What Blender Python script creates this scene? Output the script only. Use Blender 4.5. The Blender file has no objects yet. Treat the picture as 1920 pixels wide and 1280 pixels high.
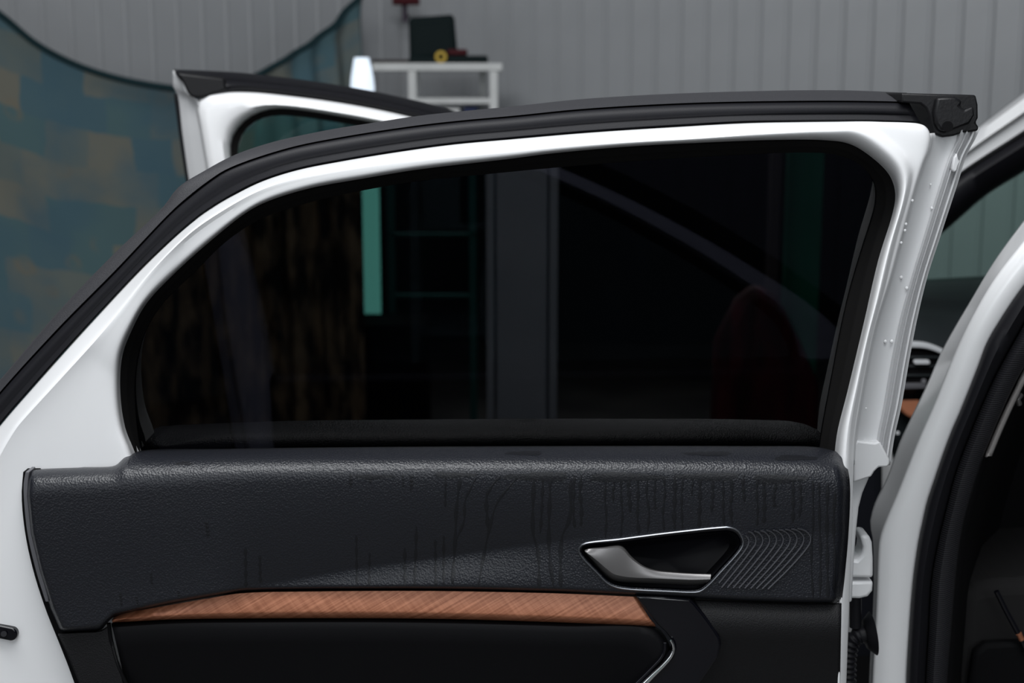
import bpy, bmesh, math, random
from mathutils import Vector, Matrix
random.seed(7)

# ------------------------------------------------------------------ camera, world, lights, exposure
SC = bpy.context.scene
COL = SC.collection
FPX = 50.0 / 36.0 * 1920.0
CAM = Vector((0.0, 0.0, 1.40))
PITCH = math.atan(490.0 / FPX)
cd = bpy.data.cameras.new('camera'); cam = bpy.data.objects.new('camera', cd); COL.objects.link(cam)
cam.location = CAM; cam.rotation_euler = (math.pi / 2 - PITCH, 0, 0)
cd.lens = 50.0; cd.sensor_width = 36.0; cd.sensor_fit = 'HORIZONTAL'
cd.clip_start = 0.02; cd.clip_end = 100
cd.dof.use_dof = True; cd.dof.focus_distance = 1.50; cd.dof.aperture_fstop = 5.6
SC.camera = cam
w = bpy.data.worlds.new('world'); SC.world = w; w.use_nodes = True
w.node_tree.nodes['Background'].inputs[0].default_value = (0.80, 0.90, 1.0, 1)
w.node_tree.nodes['Background'].inputs[1].default_value = 0.05

def area(name, loc, target, sx, sy, power, color=(1, 1, 1)):
    l = bpy.data.lights.new(name, 'AREA'); l.shape = 'RECTANGLE'; l.size = sx; l.size_y = sy
    l.energy = power; l.color = color
    o = bpy.data.objects.new(name, l); COL.objects.link(o); o.location = loc
    d = Vector(target) - Vector(loc)
    o.rotation_euler = d.to_track_quat('-Z', 'Y').to_euler()
    return o
area('ceiling_light_key', (-0.35, 0.75, 3.3), (-0.1, 1.2, 1.0), 2.6, 0.9, 98, (0.97, 0.985, 1.0))
area('front_fill_light', (-0.5, -0.9, 3.4), (0.1, 1.5, 0.9), 3.0, 1.2, 38, (0.93, 0.965, 1.0))  # unseen fill added overhead to brighten the camera-facing white paint
area('side_fill_light', (-3.2, -1.8, 1.7), (0.2, 1.6, 0.9), 2.2, 2.2, 26, (0.92, 0.96, 1.0))  # added fill at the left, no gate there; lifts cloth and background
area('rear_fill_light', (0.5, -3.0, 2.15), (0.4, 1.6, 0.9), 2.6, 1.2, 60, (0.92, 0.96, 1.0))  # fill added behind the camera to lift the pillar and hinge whites
area('ceiling_light_far', (0.3, 4.0, 3.4), (0.6, 5.0, 1.4), 2.2, 0.4, 4, (0.93, 0.97, 1.0))
vs = SC.view_settings
vs.view_transform = 'Standard'; vs.look = 'None'; vs.gamma = 1.0; vs.use_curve_mapping = False
vs.exposure = -0.12

# ------------------------------------------------------------------ helpers
cp, sp_ = math.cos(PITCH), math.sin(PITCH)
def W(px, py, Y):
    """world point at depth Y seen at photo pixel (px, py)"""
    a = (px - 960.0) / FPX; b = (640.0 - py) / FPX
    d = Vector((a, cp + b * sp_, -sp_ + b * cp))
    return CAM + d * (Y / d.y)

MATS = {}
def mat(name, col, rough=0.5, metal=0.0, spec=0.5, coat=0.0, emit=None, estr=0.0):
    m = bpy.data.materials.new(name); m.use_nodes = True
    b = m.node_tree.nodes['Principled BSDF']
    b.inputs['Base Color'].default_value = (*col, 1); b.inputs['Roughness'].default_value = rough
    b.inputs['Metallic'].default_value = metal; b.inputs['Specular IOR Level'].default_value = spec
    b.inputs['Coat Weight'].default_value = coat; b.inputs['Coat Roughness'].default_value = 0.08
    if emit:
        b.inputs['Emission Color'].default_value = (*emit, 1); b.inputs['Emission Strength'].default_value = estr
    MATS[name] = m
    return m
def nodes(m): return m.node_tree.nodes, m.node_tree.links, m.node_tree.nodes['Principled BSDF']
def bump(m, kind, scale, strength, dist=0.001, stretch=(1, 1, 1), detail=3):
    n, l, b = nodes(m)
    tc = n.new('ShaderNodeTexCoord'); mp = n.new('ShaderNodeMapping'); mp.inputs['Scale'].default_value = stretch
    l.new(tc.outputs['Object'], mp.inputs['Vector'])
    if kind == 'voronoi':
        t = n.new('ShaderNodeTexVoronoi'); t.inputs['Scale'].default_value = scale; t.feature = 'F1'
        nz = n.new('ShaderNodeTexNoise'); nz.inputs['Scale'].default_value = scale * 0.5
        mx = n.new('ShaderNodeMixRGB'); mx.inputs[0].default_value = 0.0025
        l.new(mp.outputs[0], nz.inputs['Vector']); l.new(mp.outputs[0], mx.inputs[1]); l.new(nz.outputs['Color'], mx.inputs[2])
        l.new(mx.outputs[0], t.inputs['Vector']); out = t.outputs['Distance']
    elif kind == 'wave':
        t = n.new('ShaderNodeTexWave'); t.inputs['Scale'].default_value = scale; t.bands_direction = 'Z'; out = t.outputs['Fac']
        l.new(mp.outputs[0], t.inputs['Vector'])
    else:
        t = n.new('ShaderNodeTexNoise'); t.inputs['Scale'].default_value = scale; t.inputs['Detail'].default_value = detail; out = t.outputs['Fac']
        l.new(mp.outputs[0], t.inputs['Vector'])
    bp = n.new('ShaderNodeBump'); bp.inputs['Strength'].default_value = strength; bp.inputs['Distance'].default_value = dist
    l.new(out, bp.inputs['Height']); l.new(bp.outputs[0], b.inputs['Normal'])
def vary(m, c1, c2, scale, stretch=(1, 1, 1), lo=0.35, hi=0.65, detail=4, rough=None):
    n, l, b = nodes(m)
    tc = n.new('ShaderNodeTexCoord'); mp = n.new('ShaderNodeMapping'); mp.inputs['Scale'].default_value = stretch
    t = n.new('ShaderNodeTexNoise'); t.inputs['Scale'].default_value = scale; t.inputs['Detail'].default_value = detail
    r = n.new('ShaderNodeValToRGB'); r.color_ramp.elements[0].position = lo; r.color_ramp.elements[1].position = hi
    r.color_ramp.elements[0].color = (*c1, 1); r.color_ramp.elements[1].color = (*c2, 1)
    l.new(tc.outputs['Object'], mp.inputs['Vector']); l.new(mp.outputs[0], t.inputs['Vector'])
    l.new(t.outputs['Fac'], r.inputs['Fac']); l.new(r.outputs[0], b.inputs['Base Color'])
    if rough:
        mr = n.new('ShaderNodeMapRange'); mr.inputs['From Min'].default_value = lo; mr.inputs['From Max'].default_value = hi
        mr.inputs['To Min'].default_value = rough[0]; mr.inputs['To Max'].default_value = rough[1]
        l.new(t.outputs['Fac'], mr.inputs['Value']); l.new(mr.outputs[0], b.inputs['Roughness'])

# materials
PAINT = mat('white_paint', (0.80, 0.805, 0.815), 0.30, coat=0.35); bump(PAINT, 'noise', 60, 0.06, 0.0004)
PAINT_M = mat('white_paint_shaded', (0.58, 0.585, 0.595), 0.42, coat=0.1); bump(PAINT_M, 'noise', 90, 0.15, 0.0005)  # same car white made greyer, shade on set-back faces put into the colour
RUBBER = mat('black_rubber', (0.0075, 0.0075, 0.0098), 0.5, spec=0.2); bump(RUBBER, 'noise', 900, 0.25, 0.0005)
GRAINED = mat('grained_black_rubber', (0.026, 0.026, 0.030), 0.55); bump(GRAINED, 'noise', 1300, 0.55, 0.0008)
CHANNEL = mat('window_channel_flock', (0.006, 0.0057, 0.0057), 0.8, spec=0.15)
GLOSS = mat('gloss_black', (0.003, 0.003, 0.005), 0.12, spec=0.4)
CAPB = mat('black_moulded_plastic', (0.005, 0.005, 0.006), 0.45, spec=0.3); bump(CAPB, 'noise', 300, 0.2, 0.001)
LEATHER = mat('black_leather', (0.0095, 0.0105, 0.0145), 0.37, spec=0.42); bump(LEATHER, 'voronoi', 480, 0.5, 0.0009)
WET = mat('wet_black_leather', (0.0055, 0.006, 0.008), 0.42, spec=0.35); bump(WET, 'voronoi', 480, 0.3, 0.0006)
SMOOTHL = mat('smooth_black_upholstery', (0.0028, 0.0028, 0.0036), 0.6, spec=0.12); bump(SMOOTHL, 'noise', 500, 0.2, 0.0006)
PLASTIC = mat('grained_black_plastic', (0.006, 0.006, 0.007), 0.55, spec=0.25); bump(PLASTIC, 'voronoi', 700, 0.4, 0.0008)
GREYEDGE = mat('grey_satin_plastic', (0.10, 0.10, 0.11), 0.5)
COPPER = mat('copper_woven_inlay', (0.42, 0.155, 0.075), 0.42, metal=0.35)
SATIN = mat('satin_metal', (0.15, 0.145, 0.145), 0.34, metal=0.6); bump(SATIN, 'noise', 150, 0.05, 0.0003)
CHROME = mat('dark_chrome', (0.20, 0.21, 0.23), 0.36, metal=0.9)
BRIGHT = mat('bright_chrome', (0.75, 0.76, 0.78), 0.15, metal=1.0)
RIBM = mat('grille_rib_plastic', (0.045, 0.046, 0.053), 0.30)
BOWL = mat('handle_bowl_plastic', (0.004, 0.004, 0.006), 0.45, spec=0.2)
DASH = mat('dashboard_plastic', (0.012, 0.016, 0.018), 0.5); bump(DASH, 'noise', 500, 0.3, 0.0005)
TRIMW = mat('pale_dash_trim', (0.62, 0.64, 0.66), 0.3)
COPD = mat('copper_dash_inlay', (0.50, 0.20, 0.11), 0.45, metal=0.2)
PALE = mat('pale_beige_trim', (0.42, 0.40, 0.39), 0.5)
SEATM = mat('seat_fabric', (0.016, 0.0157, 0.016), 0.85, spec=0.1); bump(SEATM, 'wave', 220, 0.5, 0.001)
INTER = mat('interior_black_trim', (0.0025, 0.0025, 0.003), 0.8, spec=0.1)
WATER = mat('water_droplet', (0.74, 0.745, 0.755), 0.08, spec=0.5)
PANELM = mat('white_wall_panel', (0.40, 0.41, 0.425), 0.45); vary(PANELM, (0.37, 0.38, 0.395), (0.43, 0.44, 0.455), 2.0)
BACKM = mat('wall_backing', (0.45, 0.46, 0.47), 0.6); vary(BACKM, (0.40, 0.41, 0.42), (0.5, 0.51, 0.52), 3)
CONC = mat('concrete_floor', (0.14, 0.135, 0.13), 0.7); vary(CONC, (0.10, 0.10, 0.10), (0.18, 0.175, 0.165), 3)
SHELFM = mat('white_shelf_paint', (0.72, 0.73, 0.72), 0.4); vary(SHELFM, (0.66, 0.67, 0.66), (0.76, 0.77, 0.76), 8)
CASEM = mat('dark_green_case_plastic', (0.0015, 0.009, 0.010), 0.6, spec=0.15); bump(CASEM, 'noise', 200, 0.2)
DKRED = mat('dark_red_plastic', (0.07, 0.008, 0.012), 0.6, spec=0.2); bump(DKRED, 'noise', 200, 0.1)
YELLOW = mat('yellow_plastic', (0.55, 0.36, 0.02), 0.5); bump(YELLOW, 'noise', 200, 0.1)
BLUEM = mat('blue_cardboard', (0.012, 0.025, 0.10), 0.6); bump(BLUEM, 'noise', 100, 0.1)
BROWN = mat('dark_brown_board', (0.03, 0.02, 0.018), 0.6); vary(BROWN, (0.022, 0.015, 0.013), (0.04, 0.028, 0.024), 20)
PIPEM = mat('dark_pipe', (0.04, 0.025, 0.045), 0.5); bump(PIPEM, 'noise', 100, 0.1)
LAMPM = mat('lit_lamp_shade', (0.8, 0.85, 0.95), 0.5, emit=(0.75, 0.87, 1.0), estr=1.0)
def copper_nodes():
    n, l, b = nodes(COPPER)
    tc = n.new('ShaderNodeTexCoord')
    outs = []
    for ang, sc in ((-62, 360), (38, 150)):
        mp = n.new('ShaderNodeMapping'); mp.inputs['Rotation'].default_value = (0, math.radians(ang), 0)
        wv = n.new('ShaderNodeTexNoise'); wv.inputs['Scale'].default_value = 1.0; wv.inputs['Detail'].default_value = 2
        mp2 = n.new('ShaderNodeMapping'); mp2.inputs['Scale'].default_value = (sc * 1.4, 1, 6)
        l.new(tc.outputs['Object'], mp.inputs['Vector']); l.new(mp.outputs[0], mp2.inputs['Vector']); l.new(mp2.outputs[0], wv.inputs['Vector'])
        outs.append(wv.outputs['Fac'])
    mx = n.new('ShaderNodeMath'); mx.operation = 'ADD'; l.new(outs[0], mx.inputs[0])
    m2 = n.new('ShaderNodeMath'); m2.operation = 'MULTIPLY'; m2.inputs[1].default_value = 0.5; l.new(outs[1], m2.inputs[0]); l.new(m2.outputs[0], mx.inputs[1])
    r = n.new('ShaderNodeValToRGB'); r.color_ramp.elements[0].position = 0.55; r.color_ramp.elements[1].position = 0.95
    r.color_ramp.elements[0].color = (0.22, 0.075, 0.035, 1); r.color_ramp.elements[1].color = (0.42, 0.172, 0.095, 1)
    l.new(mx.outputs[0], r.inputs[0]); l.new(r.outputs[0], b.inputs['Base Color'])
    bp = n.new('ShaderNodeBump'); bp.inputs['Strength'].default_value = 0.3; bp.inputs['Distance'].default_value = 0.0004
    l.new(mx.outputs[0], bp.inputs['Height']); l.new(bp.outputs[0], b.inputs['Normal'])
copper_nodes()
def glass(name, tint, refl, rough=0.0):
    m = bpy.data.materials.new(name); m.use_nodes = True
    n, l = m.node_tree.nodes, m.node_tree.links
    n.clear()
    o = n.new('ShaderNodeOutputMaterial'); mx = n.new('ShaderNodeMixShader'); t = n.new('ShaderNodeBsdfTransparent'); g = n.new('ShaderNodeBsdfGlossy')
    t.inputs[0].default_value = (*tint, 1); g.inputs[0].default_value = (1, 1, 1, 1); g.inputs['Roughness'].default_value = rough
    mx.inputs[0].default_value = refl
    l.new(t.outputs[0], mx.inputs[1]); l.new(g.outputs[0], mx.inputs[2])
    l.new(mx.outputs[0], o.inputs[0])
    MATS[name] = m
    return m
TINT = glass('dark_tinted_glass', (0.095, 0.097, 0.115), 0.040)
CLEAR = glass('green_tinted_glass', (0.72, 0.85, 0.81), 0.04)

ORG = {}
def worg(o): return ORG[o.name]
def tag(o, label=None, cat=None, group=None, kind=None):
    if label: o['label'] = label
    if cat: o['category'] = cat
    if group: o['group'] = group
    if kind: o['kind'] = kind
    return o
def empty(name, loc, parent=None):
    o = bpy.data.objects.new(name, None); COL.objects.link(o); loc = Vector(loc)
    o.empty_display_size = 0.05
    if parent: o.parent = parent; o.location = loc - worg(parent)
    else: o.location = loc
    ORG[o.name] = loc
    return o
def obj(name, verts, faces, m, parent=None, smooth=35, origin=None, face_cam=False, solid=0.0, bevel=0.0, bseg=2, closed=False):
    vs_ = [Vector(v) for v in verts]
    if origin is None:
        lo = Vector([min(v[i] for v in vs_) for i in range(3)]); hi = Vector([max(v[i] for v in vs_) for i in range(3)])
        origin = (lo + hi) / 2
        if parent is None: origin.z = lo.z
    me = bpy.data.meshes.new(name)
    me.from_pydata([v - origin for v in vs_], [], faces); me.update()
    if closed or face_cam:
        bm = bmesh.new(); bm.from_mesh(me)
        bmesh.ops.remove_doubles(bm, verts=bm.verts, dist=1e-6)
        if closed: bmesh.ops.recalc_face_normals(bm, faces=bm.faces)
        if face_cam:
            s = sum((f.normal.dot(CAM - (f.calc_center_median() + origin)) * f.calc_area() for f in bm.faces))
            if s < 0: bmesh.ops.reverse_faces(bm, faces=bm.faces)
        bm.to_mesh(me); bm.free()
    if smooth:
        me.polygons.foreach_set('use_smooth', [True] * len(me.polygons))
        me.set_sharp_from_angle(angle=math.radians(smooth))
    me.materials.append(m)
    o = bpy.data.objects.new(name, me); COL.objects.link(o)
    ORG[o.name] = origin
    if parent: o.parent = parent; o.location = origin - worg(parent)
    else: o.location = origin
    if bevel:
        b = o.modifiers.new('bevel', 'BEVEL'); b.width = bevel; b.segments = bseg; b.limit_method = 'ANGLE'; b.angle_limit = math.radians(40)
        b.harden_normals = False
    if solid:
        s = o.modifiers.new('solid', 'SOLIDIFY'); s.thickness = solid; s.offset = -1
    return o

def spl(pts, n, closed=False):
    """Catmull-Rom through tuples of any length, resampled to n points by arc length of the first two coordinates"""
    P = [tuple(float(c) for c in p) for p in pts]
    m = len(P); dense = []
    segs = m if closed else m - 1
    for i in range(segs):
        if closed: p0, p1, p2, p3 = P[(i - 1) % m], P[i], P[(i + 1) % m], P[(i + 2) % m]
        else:
            p1, p2 = P[i], P[i + 1]
            p0 = P[i - 1] if i > 0 else tuple(2 * a - b for a, b in zip(p1, p2))
            p3 = P[i + 2] if i + 2 < m else tuple(2 * a - b for a, b in zip(p2, p1))
        d = [max(math.dist(a[:2], b[:2]), 1e-4) ** 0.5 for a, b in ((p0, p1), (p1, p2), (p2, p3))]
        t0, t1 = 0.0, d[0]; t2 = t1 + d[1]; t3 = t2 + d[2]
        K = 16
        for k in range(K):
            t = t1 + (t2 - t1) * k / K
            def mixp(a, b, ta, tb): return tuple(((tb - t) * x + (t - ta) * y) / (tb - ta) for x, y in zip(a, b))
            A1 = mixp(p0, p1, t0, t1); A2 = mixp(p1, p2, t1, t2); A3 = mixp(p2, p3, t2, t3)
            B1 = mixp(A1, A2, t0, t2); B2 = mixp(A2, A3, t1, t3)
            dense.append(mixp(B1, B2, t1, t2))
    dense.append(P[0] if closed else P[-1])
    L = [0.0]
    for a, b in zip(dense, dense[1:]): L.append(L[-1] + math.dist(a[:2], b[:2]))
    out = []; j = 0
    N = n if closed else n - 1
    for k in range(n):
        s = L[-1] * k / N
        while j < len(L) - 2 and L[j + 1] < s: j += 1
        f = (s - L[j]) / max(L[j + 1] - L[j], 1e-9)
        out.append(tuple(a + (b - a) * f for a, b in zip(dense[j], dense[j + 1])))
    return out
def segspl(segs, counts):
    """one curve given as consecutive segments (sharing end points), each resampled to its own count so two curves pair up"""
    full = list(segs[0])
    for s in segs[1:]: full += s[1:]
    dense = []
    idx = 0; res = []
    big = spl(full, 3000)
    # locate knots
    def near(p, start):
        best = min(range(start, len(big)), key=lambda i: math.dist(big[i][:2], p[:2])); return best
    st = 0
    for s, c in zip(segs, counts):
        e = len(big) - 1 if s is segs[-1] else near(s[-1], st)
        part = big[st:e + 1]
        for k in range(c):
            f = k / c * (len(part) - 1); i = int(f); g = f - i
            a, b = part[i], part[min(i + 1, len(part) - 1)]
            res.append(tuple(x + (y - x) * g for x, y in zip(a, b)))
        st = e
    res.append(big[-1])
    return res
def grid(rows, closed_u=False):
    nr, nc = len(rows), len(rows[0]); v = [p for r in rows for p in r]; f = []
    for i in range(nr - 1):
        for j in range(nc - 1 if not closed_u else nc):
            k = (j + 1) % nc
            f.append((i * nc + j, i * nc + k, (i + 1) * nc + k, (i + 1) * nc + j))
    return v, f
def lerp2(a, b, f): return (a[0] + (b[0] - a[0]) * f, a[1] + (b[1] - a[1]) * f)
def prism(name, poly, yf, depth, m, parent, bevel=0.0, bseg=2, smooth=35, yfun=None):
    """an outline (photo pixels) at real depth yf, extruded straight back by depth metres"""
    fr = [W(p[0], p[1], (p[2] if len(p) > 2 else yf)) for p in poly]
    bk = [p + Vector((0, depth, 0)) for p in fr]
    n = len(fr); f = [tuple(range(n)), tuple(range(2 * n - 1, n - 1, -1))]
    f += [(i, (i + 1) % n, n + (i + 1) % n, n + i) for i in range(n)]
    return obj(name, fr + bk, f, m, parent, smooth=smooth, bevel=bevel, bseg=bseg, closed=True)
def tube(name, path, rad, m, parent, seg=12, cap=True, smooth=60):
    P = [Vector(p) for p in path]; n = len(P); v = []; f = []
    R = rad if isinstance(rad, (list, tuple)) else [rad] * n
    up = Vector((0.0, 0.3, 1.0)).normalized()
    prevn = None
    for i in range(n):
        t = (P[min(i + 1, n - 1)] - P[max(i - 1, 0)]).normalized()
        if prevn is None:
            a = t.cross(up)
            if a.length < 1e-3: a = t.cross(Vector((1, 0, 0)))
            a.normalize()
        else:
            a = (prevn - t * prevn.dot(t)).normalized()
        prevn = a; b = t.cross(a)
        for k in range(seg):
            q = 2 * math.pi * k / seg
            v.append(P[i] + (a * math.cos(q) + b * math.sin(q)) * R[i])
    for i in range(n - 1):
        for k in range(seg):
            k2 = (k + 1) % seg
            f.append((i * seg + k, i * seg + k2, (i + 1) * seg + k2, (i + 1) * seg + k))
    if cap: f += [tuple(range(seg - 1, -1, -1)), tuple((n - 1) * seg + k for k in range(seg))]
    return obj(name, v, f, m, parent, smooth=smooth, closed=True)
def boxv(x0, x1, y0, y1, z0, z1):
    v = [(x, y, z) for x in (x0, x1) for y in (y0, y1) for z in (z0, z1)]
    f = [(0, 1, 3, 2), (4, 6, 7, 5), (0, 4, 5, 1), (2, 3, 7, 6), (0, 2, 6, 4), (1, 5, 7, 3)]
    return v, f
def box(name, x0, x1, y0, y1, z0, z1, m, parent=None, bevel=0.0):
    v, f = boxv(x0, x1, y0, y1, z0, z1)
    return obj(name, v, f, m, parent, smooth=40, bevel=bevel, closed=True)
def merge(parts):
    V, F = [], []
    for v, f in parts:
        k = len(V); V += list(v); F += [tuple(i + k for i in q) for q in f]
    return V, F

# ------------------------------------------------------------------ the garage
fl = box('floor', -6, 6, -6, 8, -0.1, 0.0, CONC); tag(fl, 'grey concrete garage floor', kind='structure')
CORNER = Vector((-0.45, 5.89, 0))
DL = Vector((-0.76, -0.65, 0)).normalized()      # left wall runs from the corner towards the camera, to the left
DR = Vector((0.9, -0.436, 0)).normalized()
HW = 3.3
def wall(name, d, length, label, side):
    n = Vector((-d.y, d.x, 0))
    if n.y > 0: n = -n                            # towards the camera
    a = CORNER - d * 0.12 - n * 0.012; b = CORNER + d * length - n * 0.012
    v = []
    for p in (a, b):
        for off in (0, -0.08):
            for z in (0, HW): v.append(p + n * off + Vector((0, 0, z)))
    f = [(0, 1, 3, 2), (4, 6, 7, 5), (0, 4, 5, 1), (2, 3, 7, 6), (0, 2, 6, 4), (1, 5, 7, 3)]
    wl = obj(name, v, f, BACKM, None, smooth=0, closed=True)
    tag(wl, label, kind='structure')
    # a cladding board: flat with one raised bead along its edge
    prof = [(0.0004, 0.0), (0.0004, 0.006), (0.0015, 0.008), (0.080, 0.008), (0.084, 0.011), (0.094, 0.011), (0.0975, 0.008), (0.0996, 0.006), (0.0996, 0.0)]
    me = None
    for k in range(int(length / 0.1)):
        base = CORNER + d * (0.1 * k) - n * 0.012
        if me is None:
            V = [d * x + n * y + Vector((0, 0, z)) for z in (0.0, HW) for x, y in prof]
            m_ = len(prof)
            F = [(i, i + 1, m_ + i + 1, m_ + i) for i in range(m_ - 1)] + [tuple(range(m_)), tuple(range(2 * m_ - 1, m_ - 1, -1))]
            o = obj('wall_board', [base + q for q in V], F, PANELM, wl, smooth=0, origin=base, closed=True)
            me = o.data
        else:
            o = bpy.data.objects.new('wall_board', me); COL.objects.link(o); o.parent = wl; o.location = base - worg(wl)
    return n
NL = wall('wall_left', DL, 4.2, 'white ribbed wall behind the hanging patterned cloth', -1)
NR = wall('wall_right', DR, 4.6, 'white ribbed wall behind the shelf and the car', 1)

# hanging cloth
def cloth_material(name, pal, bscale, dark):
    m = mat(name, (0.1, 0.15, 0.17), 0.9, spec=0.1)
    n, l, b = nodes(m)
    tc = n.new('ShaderNodeTexCoord'); uv = n.new('ShaderNodeMapping')
    l.new(tc.outputs['UV'], uv.inputs['Vector'])
    nz = n.new('ShaderNodeTexNoise'); nz.inputs['Scale'].default_value = 6; l.new(uv.outputs[0], nz.inputs['Vector'])
    ma = n.new('ShaderNodeMixRGB'); ma.blend_type = 'ADD'; ma.inputs[0].default_value = 0.05
    l.new(uv.outputs[0], ma.inputs[1]); l.new(nz.outputs['Color'], ma.inputs[2])
    br = n.new('ShaderNodeTexBrick'); br.inputs['Scale'].default_value = bscale; br.inputs['Mortar Size'].default_value = 0.0
    br.inputs['Color1'].default_value = (0, 0, 0, 1); br.inputs['Color2'].default_value = (1, 1, 1, 1); br.inputs['Brick Width'].default_value = 0.55; br.inputs['Row Height'].default_value = 0.42; br.inputs['Bias'].default_value = 0.0
    l.new(ma.outputs[0], br.inputs['Vector'])
    r = n.new('ShaderNodeValToRGB'); r.color_ramp.interpolation = 'LINEAR'
    els = r.color_ramp.elements
    for i, c in enumerate(pal):
        e = els[i] if i < 2 else els.new(0.5)
        e.position = i / len(pal); e.color = (*c, 1)
    l.new(br.outputs['Color'], r.inputs[0])
    # flowers and leaves
    vo = n.new('ShaderNodeTexVoronoi'); vo.inputs['Scale'].default_value = bscale * 2.1; l.new(ma.outputs[0], vo.inputs['Vector'])
    rr = n.new('ShaderNodeValToRGB'); rr.color_ramp.elements[0].position = 0.18; rr.color_ramp.elements[1].position = 0.30
    rr.color_ramp.elements[0].color = (1, 1, 1, 1); rr.color_ramp.elements[1].color = (0, 0, 0, 1)
    e = rr.color_ramp.elements.new(0.10); e.color = (0.1, 0.1, 0.1, 1)
    l.new(vo.outputs['Distance'], rr.inputs[0])
    n2 = n.new('ShaderNodeTexNoise'); n2.inputs['Scale'].default_value = bscale * 1.2; n2.inputs['Detail'].default_value = 3; l.new(uv.outputs[0], n2.inputs['Vector'])
    r2 = n.new('ShaderNodeValToRGB'); r2.color_ramp.elements[0].position = 0.42; r2.color_ramp.elements[1].position = 0.6; l.new(n2.outputs['Fac'], r2.inputs[0])
    mm = n.new('ShaderNodeMath'); mm.operation = 'MULTIPLY'; l.new(rr.outputs[0], mm.inputs[0]); l.new(r2.outputs[0], mm.inputs[1])
    mk = n.new('ShaderNodeMath'); mk.operation = 'MULTIPLY'; mk.inputs[1].default_value = 0.75; l.new(mm.outputs[0], mk.inputs[0])
    mx = n.new('ShaderNodeMixRGB'); l.new(mk.outputs[0], mx.inputs[0]); l.new(r.outputs[0], mx.inputs[1]); mx.inputs[2].default_value = (*dark, 1)
    # broad blue blotches
    n3 = n.new('ShaderNodeTexNoise'); n3.inputs['Scale'].default_value = bscale * 0.9; n3.inputs['Detail'].default_value = 5; l.new(uv.outputs[0], n3.inputs['Vector'])
    r3 = n.new('ShaderNodeValToRGB'); r3.color_ramp.elements[0].position = 0.45; r3.color_ramp.elements[1].position = 0.62; l.new(n3.outputs['Fac'], r3.inputs[0])
    r3.color_ramp.elements[1].color = (0.75, 0.75, 0.75, 1)
    m3 = n.new('ShaderNodeMixRGB'); l.new(r3.outputs[0], m3.inputs[0]); l.new(mx.outputs[0], m3.inputs[1]); m3.inputs[2].default_value = (*pal[0], 1)
    l.new(m3.outputs[0], b.inputs['Base Color'])
    return m
CLOTH = cloth_material('patterned_cloth', [(0.080, 0.150, 0.190), (0.108, 0.175, 0.190), (0.205, 0.200, 0.165), (0.100, 0.170, 0.182), (0.145, 0.178, 0.172)], 3.4, (0.22, 0.185, 0.13))
HEMM = mat('cloth_hem', (0.02, 0.045, 0.052), 0.9, spec=0.1); bump(HEMM, 'noise', 200, 0.2)
def hang_cloth():
    # top edge traced against the real hanging plane 0.14 m in front of the left wall
    base = CORNER + NL * 0.14
    def hit(px, py):
        a = (px - 960.0) / FPX; b = (640.0 - py) / FPX
        d = Vector((a, cp + b * sp_, -sp_ + b * cp))
        t = (base - CAM).dot(NL) / d.dot(NL)
        p = CAM + d * t
        return ((p - base).dot(DL), p.z)
    top = [(-420, -260), (-220, -110), (-90, -25), (0, 36), (55, 78), (110, 108), (170, 133), (240, 153), (320, 166), (380, 166), (430, 156), (490, 133), (560, 92), (610, 52), (652, 2), (664, -12)]
    T = spl([hit(*p) for p in top], 220)
    rows = []
    NR_ = 70
    zb = 0.25
    smax, smin = T[0][0], T[-1][0]
    for j in range(NR_ + 1):
        v = j / NR_
        row = []
        for (s, z) in T:
            zz = z + (zb - z) * v
            # folds running towards the two hanging points
            q = (s - smin) / (smax - smin)
            near = math.exp(-((q) / 0.16) ** 2)
            drop = (z - zz)
            fold = 0.030 * near * math.sin(s * 60 + drop * 5) * (0.4 + min(drop * 1.2, 1.0))
            fold += 0.022 * math.sin((s * 0.8 + drop * 1.2) * 9 + 1.0) * math.exp(-drop * 0.9) * (1 - near)
            fold += 0.015 * math.sin(s * 7 + 0.5 * math.sin(drop * 4))
            fold += 0.02 * math.exp(-(drop / 0.05) ** 2)
            p = base + DL * s + NL * (0.02 + fold)
            row.append(Vector((p.x, p.y, zz)))
        rows.append(row)
    v, f = grid(rows)
    o = obj('hanging_cloth', v, f, CLOTH, None, smooth=80, face_cam=True, solid=0.004)
    tube('hem', [p + NL * 0.003 for p in rows[0][::2]], 0.011, HEMM, o, seg=8)
    me = o.data; ul = me.uv_layers.new(name='UVMap')
    org = worg(o)
    for li, lp in enumerate(me.loops):
        p = me.vertices[lp.vertex_index].co + org
        s = (p - base).dot(DL); q = (s - smin) / (smax - smin)
        # cloth pattern follows the sag of the hem
        zt = min(T, key=lambda t: abs(t[0] - s))[1]
        ul.data[li].uv = (s + 0.15 * (zt - 1.4), (p.z - 0.55 * (zt - 1.4)))
    tag(o, 'blue and beige patterned cloth hung sagging along the left wall', 'cloth')
hang_cloth()

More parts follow.
